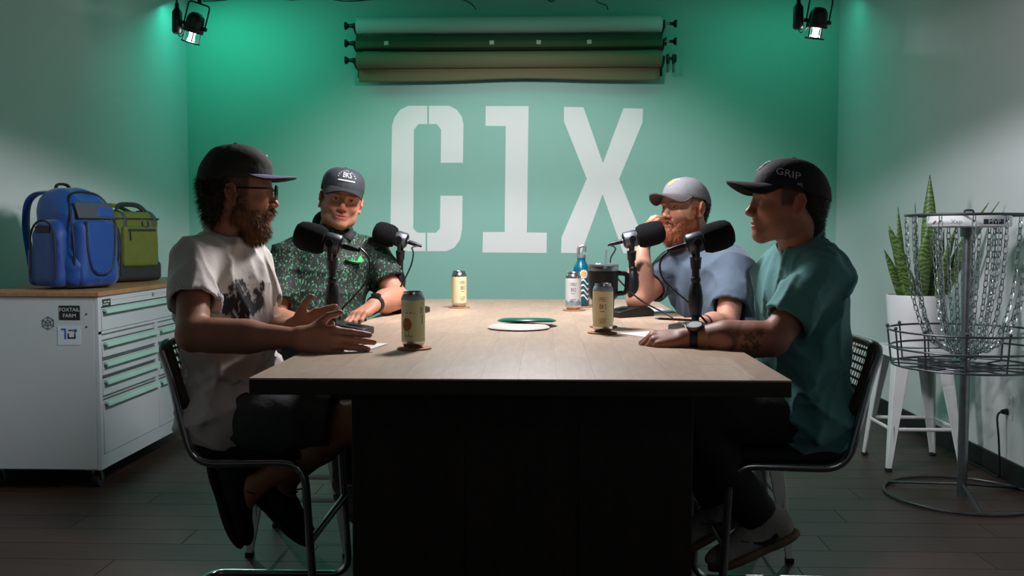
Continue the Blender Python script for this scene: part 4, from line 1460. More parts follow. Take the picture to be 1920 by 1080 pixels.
f = bm_(0.0364, 0.010, 0.142)
mb = MB()
mb.grid(lambda u, v: f(v * (0.019 + 0.003 * math.cos(2 * PI * u * 12)) * math.cos(2 * PI * u), v * (0.019 + 0.003 * math.cos(2 * PI * u * 12)) * math.sin(2 * PI * u)), 72, 2, True)
f9 = bm_(0.0364, -0.014, 0.128)
mb.grid(lambda u, v: f9(v * 0.016 * math.cos(2 * PI * u), v * 0.012 * math.sin(2 * PI * u)), 24, 2, True)
mb.build('sun_sticker', m_cream, t, smooth=False)
f = bm_(0.0369, 0.010, 0.142)
mb = MB()
mb.grid(lambda u, v: f(v * 0.013 * math.cos(2 * PI * u), v * 0.013 * math.sin(2 * PI * u)), 28, 2, True)
mb.build('sun_face', m_orange, t, smooth=False)
for zc in (0.108, 0.085, 0.062, 0.040):
    f = bm_(0.0364, 0.0, zc)
    mb = MB()
    mb.grid(lambda u, v: f((u - .5) * 0.11, 0.010 * math.sin(u * 14) + (v - .5) * 0.008), 30, 1)
    mb.build('wavy_stripe', m_cream, t, smooth=False)

# two throwing discs
m_discw = mat('white_disc_plastic', 'd9d6cc', 0.35, var=(20, 0.02))
m_discg = mat('green_disc_plastic', '1d6e58', 0.25, var=(20, 0.08), coat=0.2)
prof = [(0.001, 0.0165), (0.06, 0.0158), (0.083, 0.0142), (0.092, 0.012), (0.1, 0.009), (0.1055, 0.0052), (0.1055, 0.0042), (0.098, 0.001), (0.088, 0.0), (0.086, 0.002), (0.086, 0.010), (0.06, 0.0125), (0.001, 0.0135)]
o = MB().lathe(prof, 56).build('throwing_disc', m_discw)
o.location = (-0.085, 3.30, TZ)
tag(o, 'white throwing disc lying in the middle of the table', 'disc', 'throwing discs')
o = MB().lathe(prof, 56).build('throwing_disc', m_discg)
o.location = (-0.060, 3.405, TZ + 0.0125)
o.rotation_euler = (-0.085, 0.0, 0)
tag(o, 'dark green throwing disc resting on top of the white disc', 'disc', 'throwing discs')

# papers and pen
m_paper = mat('white_paper', 'd5d7d6', 0.7, var=(10, 0.015))


def paper(cx, cy, w, l, rz, label):
    o = MB().grid(lambda u, v: Vector(((u - .5) * w, (v - .5) * l, 0.0004 + 0.002 * (u * v) ** 3)), 6, 6).build('paper_sheet', m_paper, solid=0.0004)
    o.location = (cx, cy, TZ + 0.0006)
    o.rotation_euler = (0, 0, rz)
    return tag(o, label, 'paper', 'paper sheets on the table')


paper(0.405, 3.08, 0.216, 0.279, 0.55, 'white paper sheet under the wrist of the man with the tattoo')
paper(0.42, 4.12, 0.216, 0.279, 0.1, 'white paper sheet at the far right beside the rear microphone')
paper(-0.565, 2.72, 0.18, 0.22, -0.2, 'white paper sheet under the gesturing hands at the left edge')
# ------------------------------------------------------------------ people
def kc(a, b, ra, rb_, k=0.02, op='u'):
    """cone with flat ends, for sleeves and hems"""
    return ('k', np.array(a, float), np.array(b, float), ra, rb_, k, op)


_pd0 = pd


def pd(q, P):
    if q[0] == 'k':
        a, b, ra, rb_ = q[1], q[2], q[3], q[4]
        ab = b - a
        L = np.linalg.norm(ab)
        t = ((P - a) @ ab) / (L * L)
        rad = np.linalg.norm(P - a - t[:, None] * ab, axis=1)
        dr = rad - (ra + np.clip(t, 0, 1) * (rb_ - ra))
        return np.maximum(dr, np.maximum(-t * L, (t - 1) * L))
    return _pd0(q, P)


def unit(v):
    v = np.array(v, float)
    return v / np.linalg.norm(v)


def A(v):
    return np.array(v, float)


def frame(fwd, up):
    f = unit(fwd)
    l = unit(np.cross(up, f))
    return np.stack([f, l, np.cross(f, l)], 1)


def head_frame(yaw_dir, pitch, roll):
    yaw = math.atan2(yaw_dir[1], yaw_dir[0])
    return np.array(Matrix.Rotation(yaw, 3, 'Z') @ Matrix.Rotation(pitch, 3, 'Y') @ Matrix.Rotation(roll, 3, 'X'))


def head_prims(o, R, sc=1.0, jaw=1.0):
    def w(p):
        return o + R @ (A(p) * sc)

    def c(a, b, ra, rb_, k, op='u'):
        return rc(w(a), w(b), ra * sc, rb_ * sc, k * sc, op)

    def e(p, r, k, op='u', RR=None):
        return el(w(p), tuple(x * sc for x in r), R if RR is None else R @ RR, k * sc, op)
    P = [e((-0.014, 0, 0.030), (0.098, 0.077, 0.090), 0.02),
         e((0.022, 0, -0.035), (0.066, 0.064, 0.070), 0.035),
         e((0.048, 0, 0.030), (0.044, 0.060, 0.046), 0.03)]
    for s in (-1, 1):
        P += [c((-0.012, s * 0.052 * jaw, -0.045), (0.018, s * 0.041 * jaw, -0.080), 0.018, 0.017, 0.04),
              c((0.018, s * 0.041 * jaw, -0.080), (0.070, s * 0.012, -0.102), 0.018, 0.016, 0.035),
              e((0.064, s * 0.036, -0.030), (0.022, 0.022, 0.020), 0.025),
              e((0.080, s * 0.027, 0.017), (0.013, 0.026, 0.008), 0.015)]
    P += [e((0.078, 0, -0.102), (0.017, 0.020, 0.014), 0.02),
          e((0.084, 0, -0.066), (0.016, 0.026, 0.020), 0.02)]
    for s in (-1, 1):
        P += [e((0.098, s * 0.031, -0.003), (0.015, 0.019, 0.0125), 0.014, 's'),
              e((0.0755, s * 0.031, -0.003), (0.0148, 0.0150, 0.0140), 0.004),
              e((0.093, s * 0.031, -0.0035), (0.0085, 0.0125, 0.0042), 0.002, 's')]
    P += [c((0.088, 0, 0.010), (0.108, 0, -0.033), 0.0070, 0.0098, 0.014),
          e((0.1095, 0, -0.0365), (0.0105, 0.0105, 0.0090), 0.010)]
    for s in (-1, 1):
        P += [e((0.100, s * 0.0125, -0.042), (0.0105, 0.0075, 0.0075), 0.006),
              e((0.104, s * 0.0062, -0.0492), (0.0055, 0.0034, 0.0040), 0.002, 's')]
    P += [e((0.0935, 0, -0.0655), (0.0088, 0.0230, 0.0055), 0.006),
          e((0.0915, 0, -0.0770), (0.0088, 0.0200, 0.0065), 0.006),
          e((0.1020, 0, -0.0712), (0.0080, 0.0240, 0.0015), 0.003, 's')]
    for s in (-1, 1):
        tilt = np.array(Matrix.Rotation(s * 0.38, 3, 'Z') @ Matrix.Rotation(-0.16, 3, 'Y'))
        c0 = A((-0.010, s * 0.0805, -0.012))

        def q(x, z, y=0.0):
            return tuple(c0 + tilt @ A((x, s * y, z)))
        P.append(e(q(-0.004, 0.000), (0.0165, 0.0050, 0.0270), 0.006, 'u', tilt))
        P.append(e(q(0.001, -0.002, 0.007), (0.0090, 0.0055, 0.0140), 0.003, 's', tilt))
        rim = [q(0.010, 0.002, 0.003), q(0.010, 0.018, 0.004), q(0.002, 0.028, 0.005), q(-0.011, 0.026, 0.006), q(-0.019, 0.012, 0.006), q(-0.017, -0.006, 0.005), q(-0.008, -0.022, 0.003)]
        for k in range(len(rim) - 1):
            P.append(c(rim[k], rim[k + 1], 0.0042, 0.0042, 0.003))
        P.append(e(q(0.000, -0.031, 0.001), (0.0080, 0.0050, 0.0085), 0.006))
        P.append(e(q(0.013, -0.006, 0.002), (0.0045, 0.0045, 0.0065), 0.004))
    return P, w


def hand_prims(wr, fwd, dorsal, right, curls, thumb, spread=0.05, sc=1.0):
    """returns palm prims and one branch for each finger; curls: (mcp, pip, dip) degrees, index to little"""
    f = unit(fwd)
    n = unit(A(dorsal) - f * (A(dorsal) @ f))
    s = np.cross(n, f) * (1 if right else -1)
    B = np.stack([f, s, n], 1)

    def w(p):
        return A(wr) + B @ (A(p) * sc)
    ky = [0.0285, 0.0095, -0.0105, -0.0285]
    kx = [0.088, 0.092, 0.087, 0.078]
    kz = [0.000, 0.003, 0.002, -0.002]
    palm = []
    for y, x, z in zip(ky, kx, kz):
        palm.append(rc(w((0.0, y * 0.55, 0)), w((x, y, z)), 0.0140 * sc, 0.0112 * sc, 0.012))
    palm += [rc(w((0.010, 0.014, -0.006)), w((0.050, 0.033, -0.012)), 0.016 * sc, 0.0125 * sc, 0.014),
             rc(w((0.008, -0.016, -0.006)), w((0.062, -0.026, -0.008)), 0.0145 * sc, 0.012 * sc, 0.014),
             el(w((0.045, 0.0, -0.002)), (0.045 * sc, 0.034 * sc, 0.013 * sc), B, 0.012)]
    lens = [(0.044, 0.026, 0.021), (0.048, 0.030, 0.022), (0.044, 0.028, 0.021), (0.035, 0.021, 0.019)]
    rad = [(0.0104, 0.0097, 0.0090, 0.0078), (0.0106, 0.0099, 0.0091, 0.0079), (0.0102, 0.0095, 0.0087, 0.0076), (0.0092, 0.0085, 0.0077, 0.0066)]
    br = []
    tips = []
    for i in range(4):
        p = A((kx[i], ky[i], kz[i]))
        ang = 0.0
        sp = (1.5 - i) * spread
        chain_ = []
        for j in range(3):
            ang += math.radians(curls[i][j])
            d = A((math.cos(ang) * math.cos(sp), math.cos(ang) * math.sin(sp), -math.sin(ang)))
            q = p + d * lens[i][j]
            chain_.append(rc(w(p), w(q), rad[i][j] * sc, rad[i][j + 1] * sc, 0.010 if j == 0 else 0.003))
            p = q
        br.append(chain_)
        tips.append(w(p))
    p = A((0.040, 0.036, -0.010))
    tb = []
    for j, (d, L, r0, r1) in enumerate(zip(thumb, (0.040, 0.031), (0.0125, 0.0102), (0.0102, 0.0080))):
        q = p + unit(d) * L
        tb.append(rc(w(p), w(q), r0 * sc, r1 * sc, 0.012 if j == 0 else 0.003))
        p = q
    br.append(tb)
    return palm, br, w


SKIN = {}
m_skin = attr_mat('skin', 0.52, bump=(260, 0.06), spec=0.35)
m_hair = attr_mat('hair', 0.6, spec=0.3)
m_eye = attr_mat('eyeball', 0.12, spec=0.5)


def blend(c, a, m):
    return c * (1 - m[:, None]) + np.array(a)[None] * m[:, None]


def sstep(a, b, x):
    t = np.clip((x - a) / (b - a), 0, 1)
    return t * t * (3 - 2 * t)


def vnoise(P, f, seed=0):
    g = np.random.default_rng(seed)
    s = 0
    for k in range(5):
        d = g.normal(size=3)
        d = d / np.linalg.norm(d) * f * (0.7 + 0.3 * k)
        s = s + np.sin(P @ d + g.uniform(0, 6) + 1.5 * np.sin(P @ (g.normal(size=3) * f * 0.4)))
    return s / 5


def strands(v, q, n, length, width, seed, color, lean, jitter=0.5):
    """short tapered hairs growing from a surface; returns verts, tris, tint"""
    g = np.random.default_rng(seed)
    a, b, c = v[q[:, 0]], v[q[:, 1]], v[q[:, 2]]
    nr = np.cross(b - a, v[q[:, 3]] - a)
    ar = np.linalg.norm(nr, axis=1)
    nr = nr / np.maximum(ar, 1e-12)[:, None]
    k = g.choice(len(q), n, p=ar / ar.sum())
    u, w = g.uniform(size=(n, 1)), g.uniform(size=(n, 1))
    root = a[k] * (1 - u) * (1 - w) + b[k] * u * (1 - w) + c[k] * u * w + v[q[k, 3]] * (1 - u) * w
    d = nr[k] * 0.55 + np.array(lean)[None] + g.normal(size=(n, 3)) * jitter * 0.5
    d /= np.linalg.norm(d, axis=1)[:, None]
    L = length * g.uniform(0.5, 1.2, (n, 1))
    sd = np.cross(d, g.normal(size=(n, 3)))
    sd /= np.linalg.norm(sd, axis=1)[:, None]
    mid = root + d * L * 0.6
    d2 = d + np.array(lean)[None] * 0.5 + g.normal(size=(n, 3)) * 0.2
    d2 /= np.linalg.norm(d2, axis=1)[:, None]
    tip = mid + d2 * L * 0.4
    V = np.concatenate([root - sd * width, root + sd * width, mid + sd * width * 0.7, mid - sd * width * 0.7, tip])
    i = np.arange(n)
    T = np.concatenate([np.stack([i, i + n, i + 2 * n], 1), np.stack([i, i + 2 * n, i + 3 * n], 1), np.stack([i + 3 * n, i + 2 * n, i + 4 * n], 1)])
    col = np.array(color)[None] * g.uniform(0.6, 1.5, (n, 1))
    return V, T, np.tile(col, (5, 1))


def hair_part(name, sdf, h, parent, color, n, length, width, lean, seed, pad=0.01, jitter=0.5, groups=None):
    lo, hi = bounds(sdf.prims, pad)
    v, q = surface(sdf, lo, hi, h)
    if len(q) == 0:
        return None
    tint = np.array(color)[None] * (1 + 0.45 * vnoise(v, 260, seed))[:, None]
    V, T, tc = strands(v, q, n, length, width, seed, color, lean, jitter)
    tri = np.concatenate([q[:, [0, 1, 2]], q[:, [0, 2, 3]], T + len(v)])
    vv = np.concatenate([v, V]) - np.array(parent_world(parent))
    return link(name, np_mesh(name, vv, tri, np.clip(np.concatenate([tint, tc]), 0, 1)), m_hair, parent)


def make_person(label, J, skin, tintfn=None, hands=None, head=None, legs_h=0.012, ink=None, slim=1.0):
    """J: joints in world space. Builds one continuous body mesh (the top-level object)."""
    o, R, sc = A(J['head']), J['R'], J.get('hs', 1.0)
    hp_, hw = head_prims(o, R, sc, J.get('jaw', 1.0))
    nb = A(J['neck'])
    sl, sr = A(J['sl']), A(J['sr'])
    pv = A(J['pelvis'])
    T = J['T']
    up = T[:, 2]
    mid = (sl + sr) / 2
    P = []
    P += [el(pv, (0.115, 0.155, 0.11), T, 0.03), el(pv * 0.65 + nb * 0.35, (0.10 * slim, 0.14 * slim, 0.15), T, 0.05), el(pv * 0.32 + nb * 0.68, (0.105 * slim, 0.15 * slim, 0.16), T, 0.05),
          rc(sl - up * 0.012, sr - up * 0.012, 0.040, 0.040, 0.05)]
    P += [rc(hw((-0.030, 0, -0.055)), nb, 0.056 * sc, 0.060 * sc, 0.02), rc(nb - up * 0.035, sl * 0.75 + nb * 0.25 - up * 0.03, 0.040, 0.035, 0.04), rc(nb - up * 0.035, sr * 0.75 + nb * 0.25 - up * 0.03, 0.040, 0.035, 0.04)]
    P = hp_ + P
    branches = []
    boxes = [(A(o) - 0.17 * sc, A(o) + 0.17 * sc, 0.0027)]
    for side in ('l', 'r'):
        s, e, w = A(J['s' + side]), A(J['e' + side]), A(J['w' + side])
        ua, fa = J.get('arm', (0.054, 0.046))
        P += [rc(s * 0.9 + e * 0.1 - up * 0.008, e, ua * 0.92, 0.043, 0.03), rc(e, e * 0.45 + w * 0.55, 0.044, fa * 0.90, 0.02), rc(e * 0.45 + w * 0.55, w, fa * 0.90, 0.0265, 0.02), rc(e * 0.8 + w * 0.2, e * 0.55 + w * 0.45, fa, fa * 0.95, 0.02)]
        H = hands[side]
        palm, br, hwf = hand_prims(w, H['fwd'], H['n'], side == 'r', H['curl'], H['thumb'], H.get('spread', 0.05), H.get('sc', 1.0))
        P += palm
        branches += br
        if H.get('fine', True):
            pts = np.array([w] + [b[-1][2] for b in br] + [hwf((0, 0.04, 0)), hwf((0, -0.04, 0)), e * 0.98 + s * 0.02])
            boxes.append((pts.min(0) - 0.055, pts.max(0) + 0.055, 0.0032))
    for side in ('l', 'r'):
        h, k, a, t = (A(J[x + side]) for x in ('h', 'k', 'a', 't'))
        P += [rc(h, k, 0.070, 0.054, 0.04), rc(k, k * 0.6 + a * 0.4, 0.052, 0.054, 0.03), rc(k * 0.6 + a * 0.4, a, 0.052, 0.034, 0.03), rc(a, t, 0.034, 0.026, 0.03)]
    S_ = SDF(P, branches)
    lo, hi = bounds(P, 0.03)
    parts = []
    v, q = surface(S_, lo, hi, legs_h)
    c = v[q].mean(1)
    keep = np.ones(len(q), bool)
    for bl, bh, hh in boxes:
        m = legs_h * 1.2
        keep &= ~np.all((c > bl + m) & (c < bh - m), axis=1)
    parts.append(compact(v, q[keep]))
    done = []
    for bl, bh, hh in boxes:
        v, q = surface(S_, bl, bh, hh)
        if done:
            c = v[q].mean(1)
            kp = np.ones(len(q), bool)
            for dl, dh in done:
                kp &= ~np.all((c > dl + hh) & (c < dh - hh), axis=1)
            q = q[kp]
            v, q = compact(v, q)
        done.append((bl, bh))
        parts.append((v, q))
    V, Q, k = [], [], 0
    for v, q in parts:
        V.append(v)
        Q.append(q + k)
        k += len(v)
    V, Q = np.concatenate(V), np.concatenate(Q)
    L = (V - o) @ R / sc
    col = np.tile(np.array(lin(skin))[None], (len(V), 1))
    col *= (1 + 0.07 * vnoise(V, 90, 1) + 0.05 * vnoise(V, 300, 2))[:, None]
    inh = (np.abs(L) < 0.16).all(1)
    red = col * np.array([1.12, 0.72, 0.66])
    g = lambda p, r: np.exp(-(((L - np.array(p)) / np.array(r)) ** 2).sum(1)) * inh
    mk = np.clip(0.8 * g((0.115, 0, -0.037), (0.02, 0.02, 0.015)) + 0.5 * (g((0.075, 0.04, -0.03), (0.03, 0.025, 0.02)) + g((0.075, -0.04, -0.03), (0.03, 0.025, 0.02))) + 0.9 * (g((-0.01, 0.085, -0.012), (0.03, 0.012, 0.035)) + g((-0.01, -0.085, -0.012), (0.03, 0.012, 0.035))), 0, 1)
    col = col * (1 - mk[:, None]) + red * mk[:, None]
    lip = np.clip(1.3 * g((0.10, 0, -0.0665), (0.012, 0.021, 0.0055)) + 1.3 * g((0.10, 0, -0.077), (0.012, 0.018, 0.007)), 0, 1)
    col = blend(col, np.array(lin(skin)) * np.array([0.95, 0.52, 0.50]), lip * 0.8)
    hc = np.array(lin(J['hair']))
    brow = np.zeros(len(V))
    for s in (-1, 1):
        brow += g((0.088, s * 0.022, 0.0175), (0.03, 0.014, 0.0042)) + g((0.08, s * 0.040, 0.0165), (0.03, 0.012, 0.0042))
    col = blend(col, hc, np.clip(brow * 1.2, 0, 0.85))
    tem = sstep(0.040, 0.030, L[:, 0] + 0.12 * np.maximum(0, -L[:, 2])) * sstep(-0.022, -0.010, L[:, 2] + 0.1 * L[:, 0]) * sstep(0.045, 0.056, np.abs(L[:, 1])) * sstep(0.0795, 0.0770, np.abs(L[:, 1])) * inh
    col = blend(col, hc, np.clip(tem * 0.85 * (0.85 + 0.15 * vnoise(V, 600, 6)), 0, 1))
    # dark line of lashes
    for s in (-1, 1):
        col = blend(col, hc * 0.4, np.clip(g((0.089, s * 0.031, 0.0012), (0.008, 0.0125, 0.0016)), 0, 1) * 0.8)
    if J.get('stubble'):
        amt, sc_ = J['stubble']
        jawm = sstep(-0.035, -0.06, L[:, 2]) * sstep(-0.02, 0.03, L[:, 0]) * sstep(-0.145, -0.125, L[:, 2])
        mus = g((0.10, 0, -0.058), (0.02, 0.024, 0.006))
        if amt > 0.8:
            jawm = np.maximum(jawm, sstep(-0.02, 0.0, L[:, 0]) * sstep(0.048, 0.030, L[:, 0] + 0.3 * (L[:, 2] + 0.03)) * sstep(0.0, -0.012, L[:, 2]) * sstep(-0.145, -0.125, L[:, 2]) * sstep(0.04, 0.05, np.abs(L[:, 1])))
        jawm = np.clip(np.maximum(jawm * (1 - 0.9 * g((0.10, 0, -0.070), (0.03, 0.016, 0.009))), mus), 0, 1) * inh
        col = blend(col, np.array(lin(sc_)), jawm * amt * (0.75 + 0.25 * vnoise(V, 500, 4)))
    if ink is not None:
        col = ink(V, col)
    base = A((pv[0], pv[1], 0.0))
    me = np_mesh('person', V - base, Q, np.clip(col, 0, 1))
    ob = link('person', me, m_skin)
    ob.location = base
    tag(ob, label, 'person', None)
    # eyes
    for s in (-1, 1):
        c = hw((0.0752, s * 0.031, -0.003))
        gz = unit(J.get('gaze', R[:, 0]))
        G = frame(gz, R[:, 2])
        vv, ff, cc = [], [], []
        nu, nv = 20, 14
        r = 0.0131 * sc
        for i in range(nv + 1):
            th = PI * (i / nv) ** 1.35
            for j2 in range(nu):
                ph = 2 * PI * j2 / nu
                vv.append(c + G @ (r * A((math.cos(th), math.sin(th) * math.cos(ph), math.sin(th) * math.sin(ph)))) - base)
                cc.append(lin('0a0808') if th < 0.19 else lin(J.get('iris', '4a3a2a')) if th < 0.45 else lin('c9bfb8'))
        for i in range(nv):
            for j2 in range(nu):
                ff.append((i * nu + j2, i * nu + (j2 + 1) % nu, (i + 1) * nu + (j2 + 1) % nu, (i + 1) * nu + j2))
        link('eye', np_mesh('eye', np.array(vv), np.array(ff), np.array(cc)), m_eye, ob)
    return ob, hw, R


def garment(name, prims, m, parent, h=0.0065, branches=(), disp=None, tail=(), tint=None, pad=0.02):
    lo, hi = bounds(list(prims) + [q for b in branches for q in b], pad)
    return sdf_part(name, SDF(prims, branches, disp, tail), lo, hi, h, m, parent, tint)


def shirt_prims(J, off=0.014, slim=1.0, sleeve=0.62, sl_r=(0.070, 0.082), hem=None, belly=0.0):
    nb, sl, sr, pv, T = A(J['neck']), A(J['sl']), A(J['sr']), A(J['pelvis']), J['T']
    up, fw = T[:, 2], T[:, 0]
    P = [el(pv + up * 0.01, (0.143 + off, 0.178 + off, 0.15), T, 0.03),
         el(pv * 0.65 + nb * 0.35 + fw * belly, (0.108 * slim + off, 0.145 * slim + off, 0.16), T, 0.07),
         el(pv * 0.32 + nb * 0.68, (0.108 * slim + off, 0.155 * slim + off, 0.165), T, 0.07),
         rc(sl - up * 0.004, sr - up * 0.004, 0.050 + off * 0.7, 0.050 + off * 0.7, 0.06),
         rc(nb - up * 0.02, sl * 0.8 + nb * 0.2 - up * 0.012, 0.048 + off * 0.4, 0.042 + off * 0.6, 0.05),
         rc(nb - up * 0.02, sr * 0.8 + nb * 0.2 - up * 0.012, 0.048 + off * 0.4, 0.042 + off * 0.6, 0.05)]
    for side in ('l', 'r'):
        s, e = A(J['s' + side]), A(J['e' + side])
        hmp = s + (e - s) * sleeve
        P.append(kc(s - (e - s) * 0.05, hmp, sl_r[0], sl_r[1], 0.035))
    tail = []
    for side in ('l', 'r'):
        s, e = A(J['s' + side]), A(J['e' + side])
        d = unit(e - s)
        hmp = s + (e - s) * sleeve
        tail.append(rc(hmp - d * 0.035, hmp + d * 0.12, sl_r[1] - 0.014, sl_r[1] - 0.0075, 0.002, 's'))
    # neck opening
    ho = A(J['head'])
    ax = unit((ho - unit(J['R'][:, 0]) * 0.02) - nb)
    tail.append(rc(nb - ax * 0.005, nb + ax * 0.2, J.get('nr', 0.066), 0.075, 0.004, 's'))
    if hem is not None:
        tail.append(hp(hem[0], hem[1], 0.004))
    return P, tail


def collar(J, m, parent, tilt=0.38, r=(0.071, 0.066), tr=0.0085, off=(0, 0, 0), rise=0.012):
    nb, T = A(J['neck']), J['T']
    ax = unit(A(J['head']) - nb)
    fw = unit(T[:, 0] - ax * (T[:, 0] @ ax))
    lf = np.cross(ax, fw)
    pts = []
    for k in range(32):
        a = 2 * PI * k / 32
        pts.append(nb + A(off) + fw * r[0] * math.cos(a) + lf * r[1] * math.sin(a) + ax * (rise - tilt * r[0] * math.cos(a)))
    mb = MB()
    mb.tube([Vector(p) for p in pts], tr, 8, closed=True, flat=1.6, up=ax)
    return mb.build('collar', m, parent, world=True, angle=2)


def cloth(seed, z0, z1, amp=0.023):
    """vertical drape all over, bunching towards the waist between heights z0 and z1"""
    a = waves(seed, [24, 34, 48, 66], amp, (1, 1, 0.45))
    b = waves(seed + 50, [40, 55, 80], amp * 1.1, (0.5, 0.5, 1))
    return lambda P: a(P) + b(P) * sstep(z1, z0, P[:, 2])


def leg_wear(J, m, parent, name, long_, disp, off=0.012, t=0.9):
    P = [el(A(J['pelvis']) - J['T'][:, 2] * 0.0, (0.116 + off, 0.155 + off, 0.105), J['T'], 0.04)]
    tail = []
    for side in ('l', 'r'):
        h, k, a = (A(J[x + side]) for x in ('h', 'k', 'a'))
        if long_:
            P += [rc(h, k, 0.076 + off, 0.060 + off, 0.04), rc(k, k * 0.5 + a * 0.5, 0.058 + off, 0.054 + off, 0.03), kc(k * 0.5 + a * 0.5, a + (a - k) * 0.0, 0.055 + off, 0.046 + off, 0.03)]
            d = unit(a - k)
            tail.append(rc(a - d * 0.015, a + d * 0.1, 0.038, 0.046, 0.003, 's'))
        else:
            e = h + (k - h) * t
            d = unit(k - h)
            P += [kc(h + d * 0.06, e, 0.078 + off, 0.070 + off, 0.05), rc(h, h * 0.5 + k * 0.5, 0.074 + off, 0.075 + off, 0.04)]
            tail.append(rc(e - d * 0.03, e + d * 0.1, 0.062 + off * 0.4, 0.064 + off, 0.004, 's'))
    return garment(name, P, m, parent, 0.009, disp=disp, tail=tail)


def shoe(ankle, toe_dir, up, m_upper, m_sole, m_lace, parent, high=False, swoosh=None, sc=1.0):
    f = unit(toe_dir)
    u = unit(A(up) - f * (A(up) @ f))
    l = np.cross(u, f)
    B = np.stack([f, l, u], 1)
    a = A(ankle)

    def w(p):
        return a + B @ (A(p) * sc)
    P = [rc(w((-0.045, 0, -0.045)), w((0.06, 0, -0.052)), 0.037 * sc, 0.040 * sc, 0.02), el(w((0.135, 0, -0.060)), (0.070 * sc, 0.044 * sc, 0.030 * sc), B, 0.03),
         rc(w((0.02, 0, -0.025)), w((0.10, 0, -0.048)), 0.034 * sc, 0.026 * sc, 0.03), rc(w((-0.035, 0, -0.035)), w((-0.02, 0, 0.03 if high else 0.0)), 0.037 * sc, 0.043 * sc, 0.03)]
    S_ = SDF(P, tail=[hp(w((0, 0, -0.082)), -u, 0.004), rc(w((-0.015, 0, 0.0)), w((0.0, 0, 0.12)), 0.036 * sc, 0.042 * sc, 0.004, 's')])
    lo, hi = bounds(P, 0.012)
    ob = sdf_part('shoe', S_, lo, hi, 0.0055, m_upper, parent)
    Q = [el(w((-0.035, 0, -0.086)), (0.055 * sc, 0.040 * sc, 0.020 * sc), B, 0.02), el(w((0.06, 0, -0.086)), (0.085 * sc, 0.040 * sc, 0.020 * sc), B, 0.04), el(w((0.13, 0, -0.084)), (0.078 * sc, 0.047 * sc, 0.020 * sc), B, 0.04)]
    lo, hi = bounds(Q, 0.012)
    sdf_part('sole', SDF(Q, tail=[hp(w((0, 0, -0.100)), -u, 0.004), hp(w((0, 0, -0.074)), u, 0.004)]), lo, hi, 0.0055, m_sole, ob)
    base = np.array(parent_world(parent))
    mb = MB()
    for k in range(5):
        x = 0.045 + 0.016 * k
        z = 0.004 - 0.0125 * k
        mb.tube(catmull([w((x, -0.026, z - 0.016)), w((x + 0.002, 0, z + 0.001)), w((x, 0.026, z - 0.016))], 4), 0.003, 6)
    mb.tube(catmull([w((0.04, 0, 0.004)), w((0.06, 0.03, 0.022)), w((0.045, 0.036, 0.0)), w((0.038, 0.01, 0.006))], 6), 0.0022, 6)
    mb.tube(catmull([w((0.04, 0, 0.004)), w((0.055, -0.03, 0.024)), w((0.04, -0.036, 0.002)), w((0.038, -0.01, 0.006))], 6), 0.0022, 6)
    mb.v = [tuple(A(p) - base) for p in mb.v]
    mb.build('lace', m_lace, ob)
    if swoosh:
        pts = [(-0.02, -0.045), (0.005, -0.060), (0.03, -0.058), (0.085, -0.030), (0.03, -0.070), (0.0, -0.074), (-0.022, -0.062)]
        mb = MB()
        vv = []
        for s in (swoosh,):
            g = [w((x, s * 0.0425, z)) for x, z in pts]
            g2 = [w((x, s * 0.030, z)) for x, z in pts]
            n = len(g)
            mb.add(g + g2, [tuple(range(n))] + [(i, (i + 1) % n, n + (i + 1) % n, n + i) for i in range(n)])
        mb.v = [tuple(A(p) - base) for p in mb.v]
        mb.build('side_stripe', m_lace, ob, smooth=False)
    return ob


